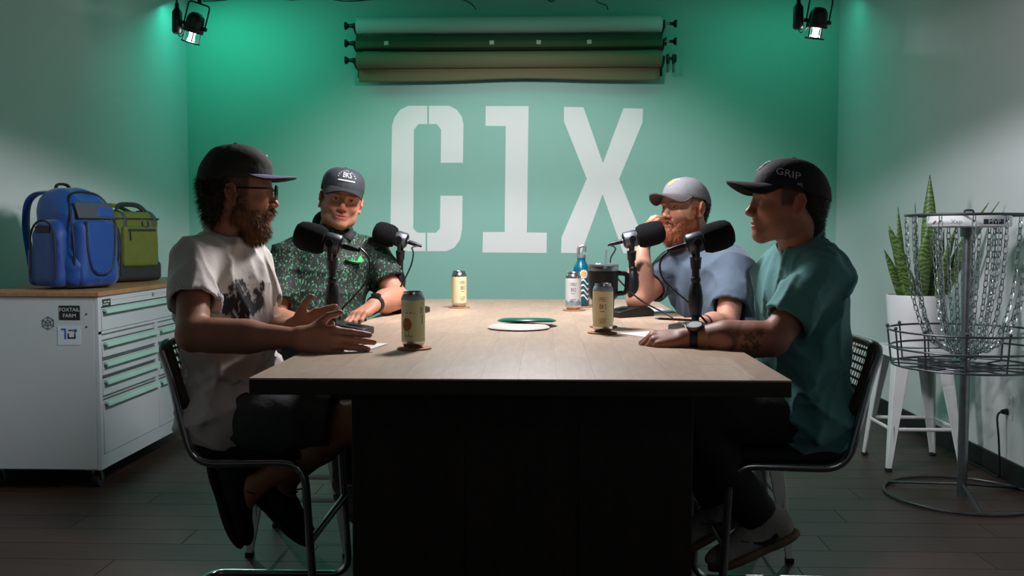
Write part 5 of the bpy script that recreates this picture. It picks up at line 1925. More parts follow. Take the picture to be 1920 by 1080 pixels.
def cap(parent, hw, R, crown_m, brim_m, under_m, rx=0.110, ry=0.088, H=0.108, zb=0.030, tilt=0.10, n_=2.3, brim=0.072, camber=0.018, droop=0.10, width=68,
        back_m=None, lumps=0.0, cx=-0.012, button=True):
    base = np.array(parent_world(parent))

    def L2(p):
        return Vector(hw(p) - base)

    def crown(a, v, off=0.0):
        ph = v * PI / 2
        r = math.cos(ph) ** (2 / n_) if ph < PI / 2 - 1e-6 else 0.0
        z = math.sin(ph) ** (2 / n_)
        seam = 1.0 - 0.006 * math.exp(-((((a / (PI / 3)) + 0.5) % 1.0 - 0.5) / 0.06) ** 2) * (1 - v)
        k = (1 + off) * seam
        lump = lumps * math.sin(3.1 * a + 5 * v) * math.sin(PI * v) + lumps * 0.7 * math.sin(9 * v + 2 * a) * math.sin(PI * v)
        x = cx + (rx + lump) * r * k * math.cos(a)
        y = (ry + lump) * r * k * math.sin(a)
        return (x, y, zb + tilt * x * (1 - 0.75 * v) + (H * z + off * 0.02) - (0.010 * (1 - v) if math.cos(a) < -0.3 else 0))
    mb = MB()
    mb.grid(lambda u, v: L2(crown(2 * PI * u, v)), 60, 20, True)
    cp = mb.build('cap', crown_m, parent, angle=3.0, solid=0.003)
    if back_m is not None:
        mb = MB()
        mb.grid(lambda u, v: L2(crown(PI * 0.40 + u * PI * 1.2, v * 0.93, 0.006)), 40, 14)
        mb.build('mesh_back', back_m, cp, angle=3.0)
    band = MB()
    band.grid(lambda u, v: L2(crown(2 * PI * u, v * 0.16, 0.008)), 60, 2, True)
    band.build('sweatband', crown_m if back_m is None else back_m, cp, angle=3.0)

    def bp_(s, t, dz=0.0):
        a = math.radians(width) * s
        p = crown(a, 0.02)
        ln = brim * (max(0.0, 1 - abs(s) ** 2.6)) ** 0.55
        y = p[1] * (1 + 0.10 * t * (1 - abs(s)))
        return (p[0] + ln * t, y, p[2] - camber * 1.7 * s * s * t ** 0.85 * (1 - abs(s) ** 8) - droop * ln * t + dz)
    mb = MB()
    ns, nt_ = 36, 8
    mb.grid(lambda u, v: L2(bp_(u * 2 - 1, v, 0.0016)), ns, nt_)
    mb.build('brim', brim_m, cp, angle=3.0, solid=0.002)
    mb = MB()
    mb.grid(lambda u, v: L2(bp_(u * 2 - 1, v * 0.995, -0.0012)), ns, nt_)
    mb.build('brim_underside', under_m, cp, angle=3.0, solid=0.002)
    if button:
        mb = MB()
        t = crown(0, 0.999)
        mb.ball((0, 0, 0), (0.008, 0.008, 0.004), 12, 6)
        mb.v = [tuple(L2((p[0] + cx, p[1], p[2] + zb + tilt * cx + H + 0.002))) for p in mb.v]
        mb.build('button', crown_m, cp)

    def on(a0, v0, off=0.012):
        def f(x, y):
            p0 = crown(a0, v0)
            rr = math.hypot(p0[0] - cx, p0[1])
            return L2(crown(a0 - x / rr * 1.0, v0 + y / (H * 1.25), off))
        return f
    return cp, on


def wrist_band(parent, w, e, r, mm, width=0.022, at_=0.06, face=None, fm=None, fr=0.02, name='wrist_watch', squash=1.0, fdark=None):
    """band round the forearm near the wrist with an optional dial looking along face"""
    w, e = A(w), A(e)
    d = unit(e - w)
    c = w + d * at_
    base = np.array(parent_world(parent))
    M = Matrix.Translation(Vector(c - base)) @ Vector(d).to_track_quat('Z', 'Y').to_matrix().to_4x4()
    hw_ = width / 2
    ob = MB().lathe([(r, -hw_), (r + 0.004, -hw_ + 0.001), (r + 0.004, hw_ - 0.001), (r, hw_)], 32, M).build(name, mm, parent)
    if face is not None:
        f = unit(A(face) - d * (A(face) @ d))
        c2 = c + f * (r + 0.001) - base
        M2 = Matrix.Translation(Vector(c2)) @ Vector(f).to_track_quat('Z', 'Y').to_matrix().to_4x4()
        cs = MB().lathe([(0.002, 0), (fr, 0), (fr * 1.04, 0.003), (fr, 0.010), (fr * 0.84, 0.0105), (fr * 0.82, 0.0095), (0.001, 0.0095)], 28, M2).build('watch_case', fdark or mm, ob)
        if fm is not None:
            MB().lathe([(fr * 0.80, 0.0100), (0.001, 0.0102)], 28, M2).build('watch_dial', fm, ob)
    return ob
# ------------------------------------------------------------------ man in the white shirt (left front)
m_wshirt = bpy.data.materials.new('white_printed_cotton')
m_tee4 = mat('teal_cotton', '4f8a88', 0.85, var=(30, 0.05), bump=(16, 0.55, (1, 1, 0.5)), sheen=0.1)
m_tee3 = mat('slate_blue_cotton', '4f5f6e', 0.85, var=(30, 0.05), bump=(16, 0.55, (1, 1, 0.5)), sheen=0.1)
m_shorts = mat('grey_green_twill', '3b403f', 0.85, var=(40, 0.1), bump=(80, 0.2))
m_pants = mat('black_twill', '111214', 0.85, var=(40, 0.15), bump=(80, 0.2))
m_shoedark = mat('black_shoe_mesh', '0c0c0e', 0.8, var=(80, 0.2), bump=(150, 0.3))
m_shoegrey = mat('pale_grey_shoe_mesh', '8d8b86', 0.8, var=(80, 0.1), bump=(150, 0.3))
m_solewhite = mat('off_white_sole', '9c9a94', 0.6, var=(30, 0.05))
m_solegum = mat('gum_sole', '6d5840', 0.6, var=(30, 0.08))
m_lace = mat('dark_lace', '1c1c1e', 0.8, var=(80, 0.1))


def print_mat(m, base, ink, center, rad, scale):
    """cotton with an irregular printed blot around center (object space)"""
    m.use_nodes = True
    nt = m.node_tree
    N, L = nt.nodes, nt.links
    b = N['Principled BSDF']
    b.inputs['Roughness'].default_value = 0.85
    tc = N.new('ShaderNodeTexCoord')
    mp = N.new('ShaderNodeMapping')
    mp.vector_type = 'POINT'
    mp.inputs['Location'].default_value = [-c / r for c, r in zip(center, rad)]
    mp.inputs['Scale'].default_value = [1 / r for r in rad]
    L.new(tc.outputs['Object'], mp.inputs[0])
    ln = N.new('ShaderNodeVectorMath')
    ln.operation = 'LENGTH'
    L.new(mp.outputs[0], ln.inputs[0])
    nz = N.new('ShaderNodeTexNoise')
    nz.inputs['Scale'].default_value = scale
    nz.inputs['Detail'].default_value = 6
    nz.inputs['Roughness'].default_value = 0.65
    mp2 = N.new('ShaderNodeMapping')
    mp2.inputs['Scale'].default_value = (1, 1, 0.55)
    L.new(tc.outputs['Object'], mp2.inputs[0])
    L.new(mp2.outputs[0], nz.inputs['Vector'])
    sb = N.new('ShaderNodeMath')
    sb.operation = 'MULTIPLY_ADD'
    L.new(ln.outputs['Value'], sb.inputs[0])
    sb.inputs[1].default_value = -0.32
    L.new(nz.outputs['Fac'], sb.inputs[2])
    mr = N.new('ShaderNodeMapRange')
    mr.inputs[1].default_value, mr.inputs[2].default_value = 0.28, 0.36
    L.new(sb.outputs[0], mr.inputs[0])
    mx = N.new('ShaderNodeMix')
    mx.data_type = 'RGBA'
    mx.inputs[6].default_value = (*lin(base), 1)
    mx.inputs[7].default_value = (*lin(ink), 1)
    L.new(mr.outputs[0], mx.inputs[0])
    L.new(mx.outputs[2], b.inputs['Base Color'])
    bz = N.new('ShaderNodeTexNoise')
    bz.inputs['Scale'].default_value = 17
    L.new(tc.outputs['Object'], bz.inputs['Vector'])
    bp = N.new('ShaderNodeBump')
    bp.inputs['Strength'].default_value = 0.5
    bp.inputs['Distance'].default_value = 0.01
    L.new(bz.outputs['Fac'], bp.inputs['Height'])
    L.new(bp.outputs[0], b.inputs['Normal'])


def V3(px, py, Y):
    return A(at(px, py, Y))


J = dict(head=V3(447, 357, 2.92), R=head_frame((0.975, 0.22), 0.05, 0.0), neck=V3(418, 446, 2.93), hair='2a1c12', iris='3a2a1c', hs=1.0, stubble=(0.92, '5f432c'),
         sl=V3(462, 488, 3.10), sr=V3(362, 486, 2.77), el=V3(512, 628, 3.02), er=V3(362, 628, 2.62), wl=V3(548, 617, 2.80), wr=V3(560, 634, 2.60),
         pelvis=V3(436, 768, 2.95), hl=V3(445, 780, 3.04), hr=V3(440, 785, 2.87), kl=V3(655, 785, 3.05), kr=V3(672, 790, 2.84),
         al=V3(530, 905, 3.06), ar=V3(480, 905, 2.88), tl=V3(580, 965, 3.08), tr=V3(490, 985, 2.88), nr=0.064)
J['T'] = frame((0.93, -0.36, -0.10), J['neck'] - J['pelvis'] * A((1, 1, 1)))


def foot(J, side, d, up, off=(0, 0, 0)):
    f = unit(d)
    u = unit(A(up) - f * (A(up) @ f))
    J['t' + side] = A(J['a' + side]) + A(off) + f * 0.10 - u * 0.054


def torso_frame(J, fwd):
    up = unit(J['neck'] - J['pelvis'])
    f = unit(A(fwd) - up * (A(fwd) @ up))
    J['T'] = np.stack([f, np.cross(up, f), up], 1)


torso_frame(J, (0.93, -0.30, 0.0))
hands = {'r': dict(fwd=(1.0, 0.10, -0.10), n=(0.05, -1, 0.22), curl=[(8, 8, 6), (6, 8, 6), (8, 10, 8), (16, 14, 10)], thumb=[(0.60, 0.62, 0.05), (0.88, 0.35, 0.05)], spread=-0.015, sc=1.06),
         'l': dict(fwd=(1.0, -0.15, 0.28), n=(0.1, 1, 0.1), curl=[(18, 18, 10), (25, 22, 12), (32, 26, 14), (38, 28, 14)], thumb=[(0.6, 0.6, -0.1), (0.85, 0.4, -0.1)], spread=0.04)}
foot(J, 'r', (0.32, 0.0, -1.0), (1.0, 0, 0.3), (-0.03, 0, 0.02))
foot(J, 'l', (0.62, 0.0, -0.62), (0.6, 0, 0.7))
p1, hw, R = make_person('bearded man in white printed shirt and olive cap, gesturing at the left front', J, 'a9765d', hands=hands)
J1 = J
sp, tail = shirt_prims(J, 0.016, 1.08, 0.58, (0.064, 0.070), belly=0.0)
fold = cloth(21, 0.72, 0.95)
body1 = A(p1.location)
ch = V3(465, 568, 2.80) - body1
print_mat(m_wshirt, 'cfcac2', '2a2a2c', ch, (0.11, 0.14, 0.105), 34)
sh = garment('t_shirt', sp, m_wshirt, p1, 0.0062, disp=fold, tail=tail + [hp(J['pelvis'] - A((0, 0, 0.10)), (0.0, 0, -1), 0.004)])
collar(J, mat('off_white_rib', 'c4bfb4', 0.85, var=(40, 0.04), bump=(200, 0.2)), p1, tilt=0.45, r=(0.070, 0.066))
leg_wear(J, m_shorts, p1, 'shorts', False, waves(22, [30, 45, 70], 0.008), t=0.82)
shoe(J['ar'] + A((-0.03, 0, 0.02)), (0.32, 0.0, -1.0), (1.0, 0, 0.3), m_shoedark, m_shoedark, m_lace, p1, True)
shoe(J['al'], (0.62, 0.0, -0.62), (0.6, 0, 0.7), m_shoedark, m_shoedark, m_lace, p1, True)
m_cap1 = mat('olive_black_cotton', '27281f', 0.85, var=(30, 0.1), bump=(60, 0.2))
m_brim1 = mat('purple_grey_cotton', '6b6780', 0.8, var=(30, 0.05), bump=(120, 0.15))
cp, on = cap(p1, hw, R, m_cap1, m_brim1, mat('dark_brim_underside', '17191a', 0.85, var=(30, 0.1)), rx=0.109, ry=0.088, H=0.100, zb=0.038, n_=2.4, brim=0.074, camber=0.012, droop=0.02, lumps=0.004, tilt=0.06)
mb = MB()
f = on(0.0, 0.42, 0.03)
for k, (x, y, r_) in enumerate([(-0.018, 0.0, 0.006), (-0.008, 0.003, 0.005), (-0.009, -0.005, 0.004), (0.002, 0.004, 0.005), (0.001, -0.004, 0.004), (0.011, 0.002, 0.005), (0.02, 0.0, 0.004)]):
    mb.grid(lambda u, v: f(x + r_ * v * math.cos(2 * PI * u), y + r_ * v * math.sin(2 * PI * u)), 10, 1, True)
mb.build('embroidery', mat('cream_thread', 'd8d2be', 0.8, var=(80, 0.1)), cp, smooth=False)
HC1 = lin('3a2a1b')


def lc(hw, a, b, ra, rb_, k=0.02, op='u'):
    return rc(hw(a), hw(b), ra, rb_, k, op)


def le(hw, R, p, r, k=0.02, op='u'):
    return el(hw(p), r, R, k, op)


beard = [lc(hw, (0.012, s * 0.066, -0.030), (0.012, s * 0.062, -0.080), 0.012, 0.018, 0.02) for s in (-1, 1)]
beard += [lc(hw, (0.012, s * 0.060, -0.080), (0.058, s * 0.018, -0.114), 0.016, 0.024, 0.03) for s in (-1, 1)]
beard += [le(hw, R, (0.062, 0, -0.114), (0.027, 0.030, 0.030), 0.03), le(hw, R, (0.044, 0, -0.128), (0.032, 0.034, 0.032), 0.03)]
beard += [lc(hw, (0.050, s * 0.047, -0.066), (0.064, s * 0.032, -0.098), 0.009, 0.014, 0.02) for s in (-1, 1)]
beard += [lc(hw, (0.100, s * 0.004, -0.056), (0.086, s * 0.028, -0.078), 0.0070, 0.006, 0.008) for s in (-1, 1)]
beard += [le(hw, R, (0.108, 0, -0.073), (0.020, 0.020, 0.0065), 0.004, 's')]
hair_part('beard', SDF(beard, disp=waves(31, [160, 240, 330], 0.004, ridge=False)), 0.0035, p1, lin('7a5536'), 7000, 0.018, 0.00055, (0.12 * R[:, 0] + A((0, 0, -0.85))), 41, jitter=0.9)
hair = [le(hw, R, (-0.022, 0, 0.018), (0.094, 0.079, 0.086), 0.02), lc(hw, (-0.066, 0, -0.03), (-0.072, 0, -0.085), 0.040, 0.028, 0.03), lc(hw, (-0.055, 0.045, -0.03), (-0.060, 0.035, -0.085), 0.026, 0.020, 0.03), lc(hw, (-0.055, -0.045, -0.03), (-0.060, -0.035, -0.085), 0.026, 0.020, 0.03)]
ht = [('p', hw((-0.018, 0, 0)), unit(R @ A((1, 0, 0.25))), None, None, 0.004, 'i'), hp(hw((0, 0, 0.045)), R[:, 2], 0.004)]
hair_part('hair', SDF(hair, disp=waves(32, [120, 200, 300], 0.006, ridge=False), tail=ht), 0.004, p1, HC1, 5000, 0.026, 0.0006, (-0.25 * R[:, 0] + A((0, 0, -0.8))), 42, jitter=0.6)
# glasses
m_frame = mat('black_acetate', '0a0a0b', 0.25, var=(30, 0.1))
m_lens = mat('clear_lens', 'ffffff', 0.02, trans=1.0, spec=0.4, alpha=0.25)
gb = A(p1.location)
gl = MB()
for s in (-1, 1):
    rim = [Vector(hw((0.112 - 0.10 * abs(y) ** 1.0 * 0.25, s * (0.033 + y), 0.000 + z)) - gb) for y, z in [(0.024 * math.cos(a) * (1.0), 0.020 * math.sin(a) - 0.002) for a in np.linspace(0, 2 * PI, 24, endpoint=False)]]
    gl.tube(rim, 0.0030, 6, closed=True)
    gl.tube([Vector(hw(p) - gb) for p in ((0.104, s * 0.057, 0.008), (0.088, s * 0.076, 0.008), (0.02, s * 0.080, 0.006), (-0.020, s * 0.078, 0.004), (-0.034, s * 0.076, -0.012))], 0.0028, 6, flat=1.0)
gl.tube([Vector(hw(p) - gb) for p in ((0.110, -0.010, 0.004), (0.114, 0, 0.007), (0.110, 0.010, 0.004))], 0.0026, 6)
gls = gl.build('glasses', m_frame, p1)
for s in (-1, 1):
    MB().grid(lambda u, v: Vector(hw((0.1105, s * 0.033 + 0.022 * v * math.cos(2 * PI * u), -0.002 + 0.018 * v * math.sin(2 * PI * u))) - gb), 20, 2, True).build('lens', m_lens, gls)

# ------------------------------------------------------------------ man in the teal shirt (right front)
J = dict(head=V3(1477, 376, 2.90), R=head_frame((-0.995, 0.02), -0.02, 0.0), neck=V3(1500, 462, 2.93), hair='241a14', iris='3a2a1c', hs=1.02, stubble=(0.22, '5a4030'),
         sr=V3(1452, 505, 3.10), sl=V3(1548, 508, 2.78), er=(0.80, 3.12, 0.86), el=V3(1448, 637, 2.70), wr=(0.53, 3.03, 0.765), wl=V3(1285, 632, 2.78),
         pelvis=V3(1504, 776, 2.95), hr=V3(1490, 785, 3.04), hl=V3(1490, 787, 2.88), kr=V3(1262, 772, 3.02), kl=V3(1262, 770, 2.80),
         ar=V3(1345, 935, 3.05), al=V3(1426, 968, 2.86), tr=V3(1290, 1000, 3.05), tl=V3(1345, 1010, 2.86), nr=0.066, arm=(0.058, 0.050), jaw=1.05)
torso_frame(J, (-0.98, -0.16, 0.0))
hands = {'l': dict(fwd=(-1.0, 0.12, -0.10), n=(-0.1, -0.42, 0.9), curl=[(38, 62, 35), (42, 66, 38), (44, 68, 40), (46, 66, 40)], thumb=[(0.8, 0.45, -0.3), (0.9, 0.1, -0.3)], spread=0.02, sc=1.02),
         'r': dict(fwd=(-1.0, 0.0, -0.2), n=(0, 0.2, 1), curl=[(20, 30, 20)] * 4, thumb=[(0.8, 0.5, -0.2), (0.95, 0.2, -0.2)], fine=False)}
wl, e4 = J['wl'], J['el']


def tattoo(V, col):
    d = e4 - wl
    t = ((V - wl) @ d) / (d @ d)
    ax = wl + t[:, None] * d
    rad = V - ax
    m = (t > 0.30) & (t < 1.0) & (np.linalg.norm(rad, axis=1) < 0.075)
    s = t * np.linalg.norm(d)
    zz = rad[:, 2]
    ink_ = np.zeros(len(V))
    # looping band, rosettes, leaves
    e1 = np.hypot((s - 0.105) / 0.042, (zz + 0.006) / 0.030)
    ink_ = np.maximum(ink_, np.exp(-((e1 - 1) / 0.20) ** 2))
    for (a, b, ra, rb_) in ((0.150, 0.016, 0.016, 0.012), (0.186, 0.010, 0.020, 0.016), (0.215, 0.022, 0.014, 0.012), (0.175, -0.016, 0.018, 0.012), (0.205, -0.012, 0.014, 0.016), (0.140, -0.020, 0.010, 0.008)):
        q = np.hypot((s - a) / ra, (zz - b) / rb_)
        ang = np.arctan2((zz - b) / rb_, (s - a) / ra)
        pet = 0.75 + 0.25 * np.cos(5 * ang)
        ink_ = np.maximum(ink_, sstep(1.05, 0.9, q / pet) * (0.55 + 0.45 * np.cos(q * 9) ** 2))
    ink_ = np.maximum(ink_, 0.55 * sstep(0.35, 0.6, vnoise(V, 120, 8)) * sstep(0.13, 0.16, s))
    return blend(col, np.array(lin('2b2a2c')), np.clip(ink_, 0, 1) * 0.78 * m)


foot(J, 'l', (-0.93, 0.0, -0.42), (-0.42, 0, 0.93))
foot(J, 'r', (-0.85, 0.0, -0.50), (-0.5, 0, 0.85))
p4, hw, R = make_person('man in teal shirt and black cap with tattooed forearm at the right front', J, 'a06c54', hands=hands, ink=tattoo)
sp, tail = shirt_prims(J, 0.014, 1.03, 0.74, (0.066, 0.070), belly=0.0)
sh = garment('t_shirt', sp, m_tee4, p4, 0.0062, disp=cloth(23, 0.72, 0.95), tail=tail + [hp(J['pelvis'] - A((0, 0, 0.10)), (0.0, 0, -1), 0.004)])
collar(J, mat('teal_rib', '497f7d', 0.85, var=(40, 0.04), bump=(200, 0.2)), p4, tilt=0.42, r=(0.073, 0.068))
leg_wear(J, m_pants, p4, 'trousers', True, waves(24, [30, 45, 70], 0.005))
shoe(J['al'], (-0.93, 0.0, -0.42), (-0.42, 0, 0.93), m_shoegrey, m_solegum, m_lace, p4, False, swoosh=1, sc=1.0)
shoe(J['ar'], (-0.85, 0.0, -0.50), (-0.5, 0, 0.85), m_shoegrey, m_solegum, m_lace, p4, False, swoosh=1, sc=1.0)
m_cap4 = mat('black_cap_cotton', '0e0f11', 0.8, var=(30, 0.15), bump=(120, 0.15))
cp, on = cap(p4, hw, R, m_cap4, m_cap4, m_cap4, rx=0.109, ry=0.087, H=0.093, zb=0.028, n_=2.3, brim=0.080, camber=0.030, droop=-0.05, tilt=0.16)
mb = MB()
f = on(PI * 0.40, 0.26, 0.035)
letter(mb, 'GRIP', 0.026, lambda x, y: f(-x, y - x * 0.15), 1.05)
letter(mb, 'eq', 0.011, lambda x, y: f(-x - 0.026, y - 0.020), 1.0)
mb.build('embroidery', mat('grey_white_thread', 'b9bcbf', 0.7, var=(80, 0.05)), cp, smooth=False, fix=False)
f = on(0.08, 0.45, 0.03)
mb = MB()
em = [(-0.018, 0.018), (0.012, 0.018), (0.018, 0.006), (0.004, -0.008), (0.014, -0.020), (-0.006, -0.014), (-0.018, 0.0)]
mb.tube([f(x, y) for x, y in em], 0.0016, 5, closed=True)
mb.tube([f(x * 0.55, y * 0.55) for x, y in em], 0.0013, 5, closed=True)
mb.build('emblem', mat('white_thread', 'd5d6d4', 0.7, var=(80, 0.05)), cp)
hair = [le(hw, R, (-0.020, 0, 0.020), (0.100, 0.0815, 0.090), 0.02), lc(hw, (-0.062, 0, -0.03), (-0.072, 0, -0.090), 0.048, 0.036, 0.03)]
ht = [('p', hw((-0.030, 0, 0)), unit(R @ A((1, 0, 0.35))), None, None, 0.004, 'i'), hp(hw((0, 0, 0.045)), R[:, 2], 0.004)]
hair_part('hair', SDF(hair, tail=ht), 0.004, p4, lin('1d1511'), 3000, 0.010, 0.0005, (-0.2 * R[:, 0] + A((0, 0, -0.8))), 44)
wrist_band(p4, J['wl'], J['el'], 0.0305, mat('black_strap', '101112', 0.6, var=(60, 0.1)), 0.024, 0.030, face=(-0.1, -0.35, 0.94), fm=mat('white_watch_dial', 'cfd3d4', 0.25, var=(20, 0.02)), fr=0.024, fdark=mat('gunmetal_watch_case', '4b4d4f', 0.3, 0.8, var=(40, 0.1)))
J4 = J

# ------------------------------------------------------------------ man in the green patterned shirt (left rear)
m = bpy.data.materials.new('green_dash_print_knit')
m.use_nodes = True
nt = m.node_tree
N, L = nt.nodes, nt.links
b = N['Principled BSDF']
b.inputs['Roughness'].default_value = 0.75
tc = N.new('ShaderNodeTexCoord')
outs = []
for rot, scl, th in ((0.5, (150, 150, 48), 0.25), (-0.6, (110, 110, 40), 0.22)):
    mp = N.new('ShaderNodeMapping')
    mp.inputs['Rotation'].default_value = (0.0, rot + 0.9, rot)
    mp.inputs['Scale'].default_value = scl
    nz0 = N.new('ShaderNodeTexNoise')
    nz0.inputs['Scale'].default_value = 16
    av = N.new('ShaderNodeVectorMath')
    av.operation = 'MULTIPLY_ADD'
    av.inputs[1].default_value = (0.05, 0.05, 0.05)
    L.new(tc.outputs['Object'], nz0.inputs['Vector'])
    L.new(nz0.outputs['Color'], av.inputs[0])
    L.new(tc.outputs['Object'], av.inputs[2])
    L.new(av.outputs[0], mp.inputs[0])
    vo = N.new('ShaderNodeTexVoronoi')
    vo.inputs['Scale'].default_value = 1.0
    L.new(mp.outputs[0], vo.inputs['Vector'])
    mr = N.new('ShaderNodeMapRange')
    mr.inputs[1].default_value, mr.inputs[2].default_value = th + 0.12, th
    L.new(vo.outputs['Distance'], mr.inputs[0])
    # let some dashes drop out
    wn = N.new('ShaderNodeTexNoise')
    wn.inputs['Scale'].default_value = 75
    L.new(tc.outputs['Object'], wn.inputs['Vector'])
    m2 = N.new('ShaderNodeMapRange')
    m2.inputs[1].default_value, m2.inputs[2].default_value = 0.44, 0.54
    L.new(wn.outputs['Fac'], m2.inputs[0])
    mu = N.new('ShaderNodeMath')
    mu.operation = 'MULTIPLY'
    L.new(mr.outputs[0], mu.inputs[0])
    L.new(m2.outputs[0], mu.inputs[1])
    outs.append(mu)
mxm = N.new('ShaderNodeMath')
mxm.operation = 'MAXIMUM'
L.new(outs[0].outputs[0], mxm.inputs[0])
L.new(outs[1].outputs[0], mxm.inputs[1])
mx = N.new('ShaderNodeMix')
mx.data_type = 'RGBA'
mx.inputs[6].default_value = (*lin('0f1913'), 1)
mx.inputs[7].default_value = (*lin('4f9a6c'), 1)
L.new(mxm.outputs[0], mx.inputs[0])
L.new(mx.outputs[2], b.inputs['Base Color'])
m_polo = m

J = dict(head=V3(640, 373, 3.98), R=head_frame((0.30, -0.95), 0.04, -0.17), neck=V3(622, 436, 4.02), hair='5a3c24', iris='3a3a30', stubble=(0.5, '7a4c30'),
         sr=V3(540, 478, 3.90), sl=V3(700, 474, 4.06), er=V3(515, 598, 3.78), el=V3(744, 558, 3.93), wr=V3(588, 622, 3.60), wl=V3(700, 572, 3.72),
         pelvis=(-0.905, 3.85, 0.70), hr=(-0.99, 3.78, 0.69), hl=(-0.84, 3.92, 0.69), kr=(-0.70, 3.45, 0.70), kl=(-0.56, 3.62, 0.70),
         ar=(-0.72, 3.52, 0.30), al=(-0.62, 3.68, 0.30), tr=(-0.66, 3.42, 0.245), tl=(-0.54, 3.60, 0.245), nr=0.066, arm=(0.056, 0.047), gaze=(0.42, -0.9, -0.05))
torso_frame(J, (0.45, -0.89, 0.0))
hands = {'l': dict(fwd=(-0.50, -0.80, -0.34), n=(-0.25, -0.25, 0.93), curl=[(15, 30, 20), (18, 34, 22), (20, 36, 22), (22, 36, 22)], thumb=[(0.75, 0.5, -0.3), (0.95, 0.2, -0.3)], spread=0.04),
         'r': dict(fwd=(0.7, -0.5, -0.3), n=(0.1, -0.3, 1), curl=[(15, 30, 20)] * 4, thumb=[(0.8, 0.5, -0.2), (0.95, 0.2, -0.2)])}
foot(J, 'r', (0.5, -0.8, -0.2), (0, 0, 1))
foot(J, 'l', (0.6, -0.75, -0.2), (0, 0, 1))
p2, hw, R = make_person('man in green dashed shirt and dark lettered cap sitting at the left rear', J, 'b98268', hands=hands)
sp, tail = shirt_prims(J, 0.016, 1.06, 0.70, (0.066, 0.072), belly=0.01)
garment('polo_shirt', sp, m_polo, p2, 0.0068, disp=cloth(25, 0.78, 1.0, 0.018), tail=tail + [hp(J['pelvis'] - A((0, 0, 0.06)), (0.0, 0, -1), 0.004)])
nb, T = J['neck'], J['T']
cm = mat('dark_green_collar', '131c17', 0.8, var=(40, 0.1))
collar(J, cm, p2, tilt=0.55, r=(0.074, 0.070), tr=0.013, rise=0.012)
# collar points and placket
fb = A(p2.location)
for s in (-1, 1):
    q = [nb + T @ A(p) for p in ((0.055, s * 0.052, 0.012), (0.078, s * 0.016, -0.03), (0.108, s * 0.055, -0.055), (0.078, s * 0.082, -0.005))]
    mb = MB()
    mb.add([Vector(x - fb) for x in q], [(0, 1, 2, 3)])
    mb.build('collar_point', cm, p2, solid=0.006)
f0 = nb + T @ A((0.115, 0.066, -0.135))
mb = MB()
st = [(-0.035, -0.012), (0.0, -0.012), (0.012, -0.008), (0.016, 0.004), (0.026, 0.018), (0.030, 0.006), (0.036, 0.002), (0.034, -0.012), (0.016, -0.016), (-0.01, -0.0165)]
lp = [Vector(f0 + T @ A((0.030, x, z)) - fb) for x, z in st]
g2 = [Vector(f0 + T @ A((0.0, x, z)) - fb) for x, z in st]
n = len(lp)
mb.add([p for p in lp] + g2, [tuple(range(n))] + [(i, (i + 1) % n, n + (i + 1) % n, n + i) for i in range(n)])
mb.build('chest_emblem', mat('bright_green_print', '3fae5c', 0.7, var=(60, 0.1)), p2, smooth=False)
leg_wear(J, m_pants, p2, 'trousers', True, waves(26, [30, 45, 70], 0.007))
shoe(J['ar'], (0.5, -0.8, -0.2), (0, 0, 1), m_shoedark, m_shoedark, m_lace, p2)
shoe(J['al'], (0.6, -0.75, -0.2), (0, 0, 1), m_shoedark, m_shoedark, m_lace, p2)
m_cap2 = mat('charcoal_cap_cotton', '2a2d33', 0.8, var=(30, 0.1), bump=(120, 0.15))
m_cap2b = mat('black_brim_cotton', '131416', 0.8, var=(30, 0.1))
cp, on = cap(p2, hw, R, m_cap2, m_cap2b, m_cap2b, rx=0.107, ry=0.087, H=0.090, zb=0.036, n_=2.9, brim=0.068, camber=0.030, droop=0.22, tilt=0.0)
mb = MB()
f = on(0.0, 0.38, 0.035)
letter(mb, 'BKS', 0.036, lambda x, y: f(-x, y), 0.72)
for k, ch_ in enumerate('ARTISAN ALES'):
    if ch_ == ' ':
        continue
    a = PI * (0.97 - 0.94 * k / 11)
    cx_, cy_ = 0.040 * math.cos(a), -0.012 + 0.038 * math.sin(a)
    ro = a - PI / 2
    letter(mb, ch_, 0.010, lambda x, y: f(-(cx_ + x * math.cos(ro) - y * math.sin(ro)), cy_ + x * math.sin(ro) + y * math.cos(ro)))
mb.grid(lambda u, v: f(0.038 - u * 0.076, -0.020 - v * 0.004), 12, 1)
mb.build('embroidery', mat('white_thread', 'd5d6d4', 0.7), cp, smooth=False, fix=False)
hair = [le(hw, R, (-0.020, 0, 0.020), (0.099, 0.0805, 0.089), 0.02), lc(hw, (-0.060, 0, -0.03), (-0.068, 0, -0.080), 0.046, 0.036, 0.03)]
ht = [('p', hw((-0.020, 0, 0)), unit(R @ A((1, 0, 0.35))), None, None, 0.004, 'i'), hp(hw((0, 0, 0.045)), R[:, 2], 0.004)]
hair_part('hair', SDF(hair, tail=ht), 0.0045, p2, lin('3c281a'), 2000, 0.008, 0.0005, A((0, 0, -0.8)), 46)
bd = [lc(hw, (0.0985, s * 0.003, -0.0575), (0.086, s * 0.026, -0.066), 0.0040, 0.0035, 0.006) for s in (-1, 1)] + [le(hw, R, (0.086, 0, -0.104), (0.012, 0.020, 0.015), 0.01)]
hair_part('beard', SDF(bd), 0.003, p2, lin('7d4a2c'), 1500, 0.006, 0.0004, A((0, 0, -0.7)), 47)
wrist_band(p2, J['wl'], J['el'], 0.0305, mat('black_strap', '101112', 0.6), 0.024, 0.018, face=(-0.1, -0.7, 0.7), fm=mat('dark_screen', '07090b', 0.15, var=(20, 0.1)), fr=0.019)
J2 = J

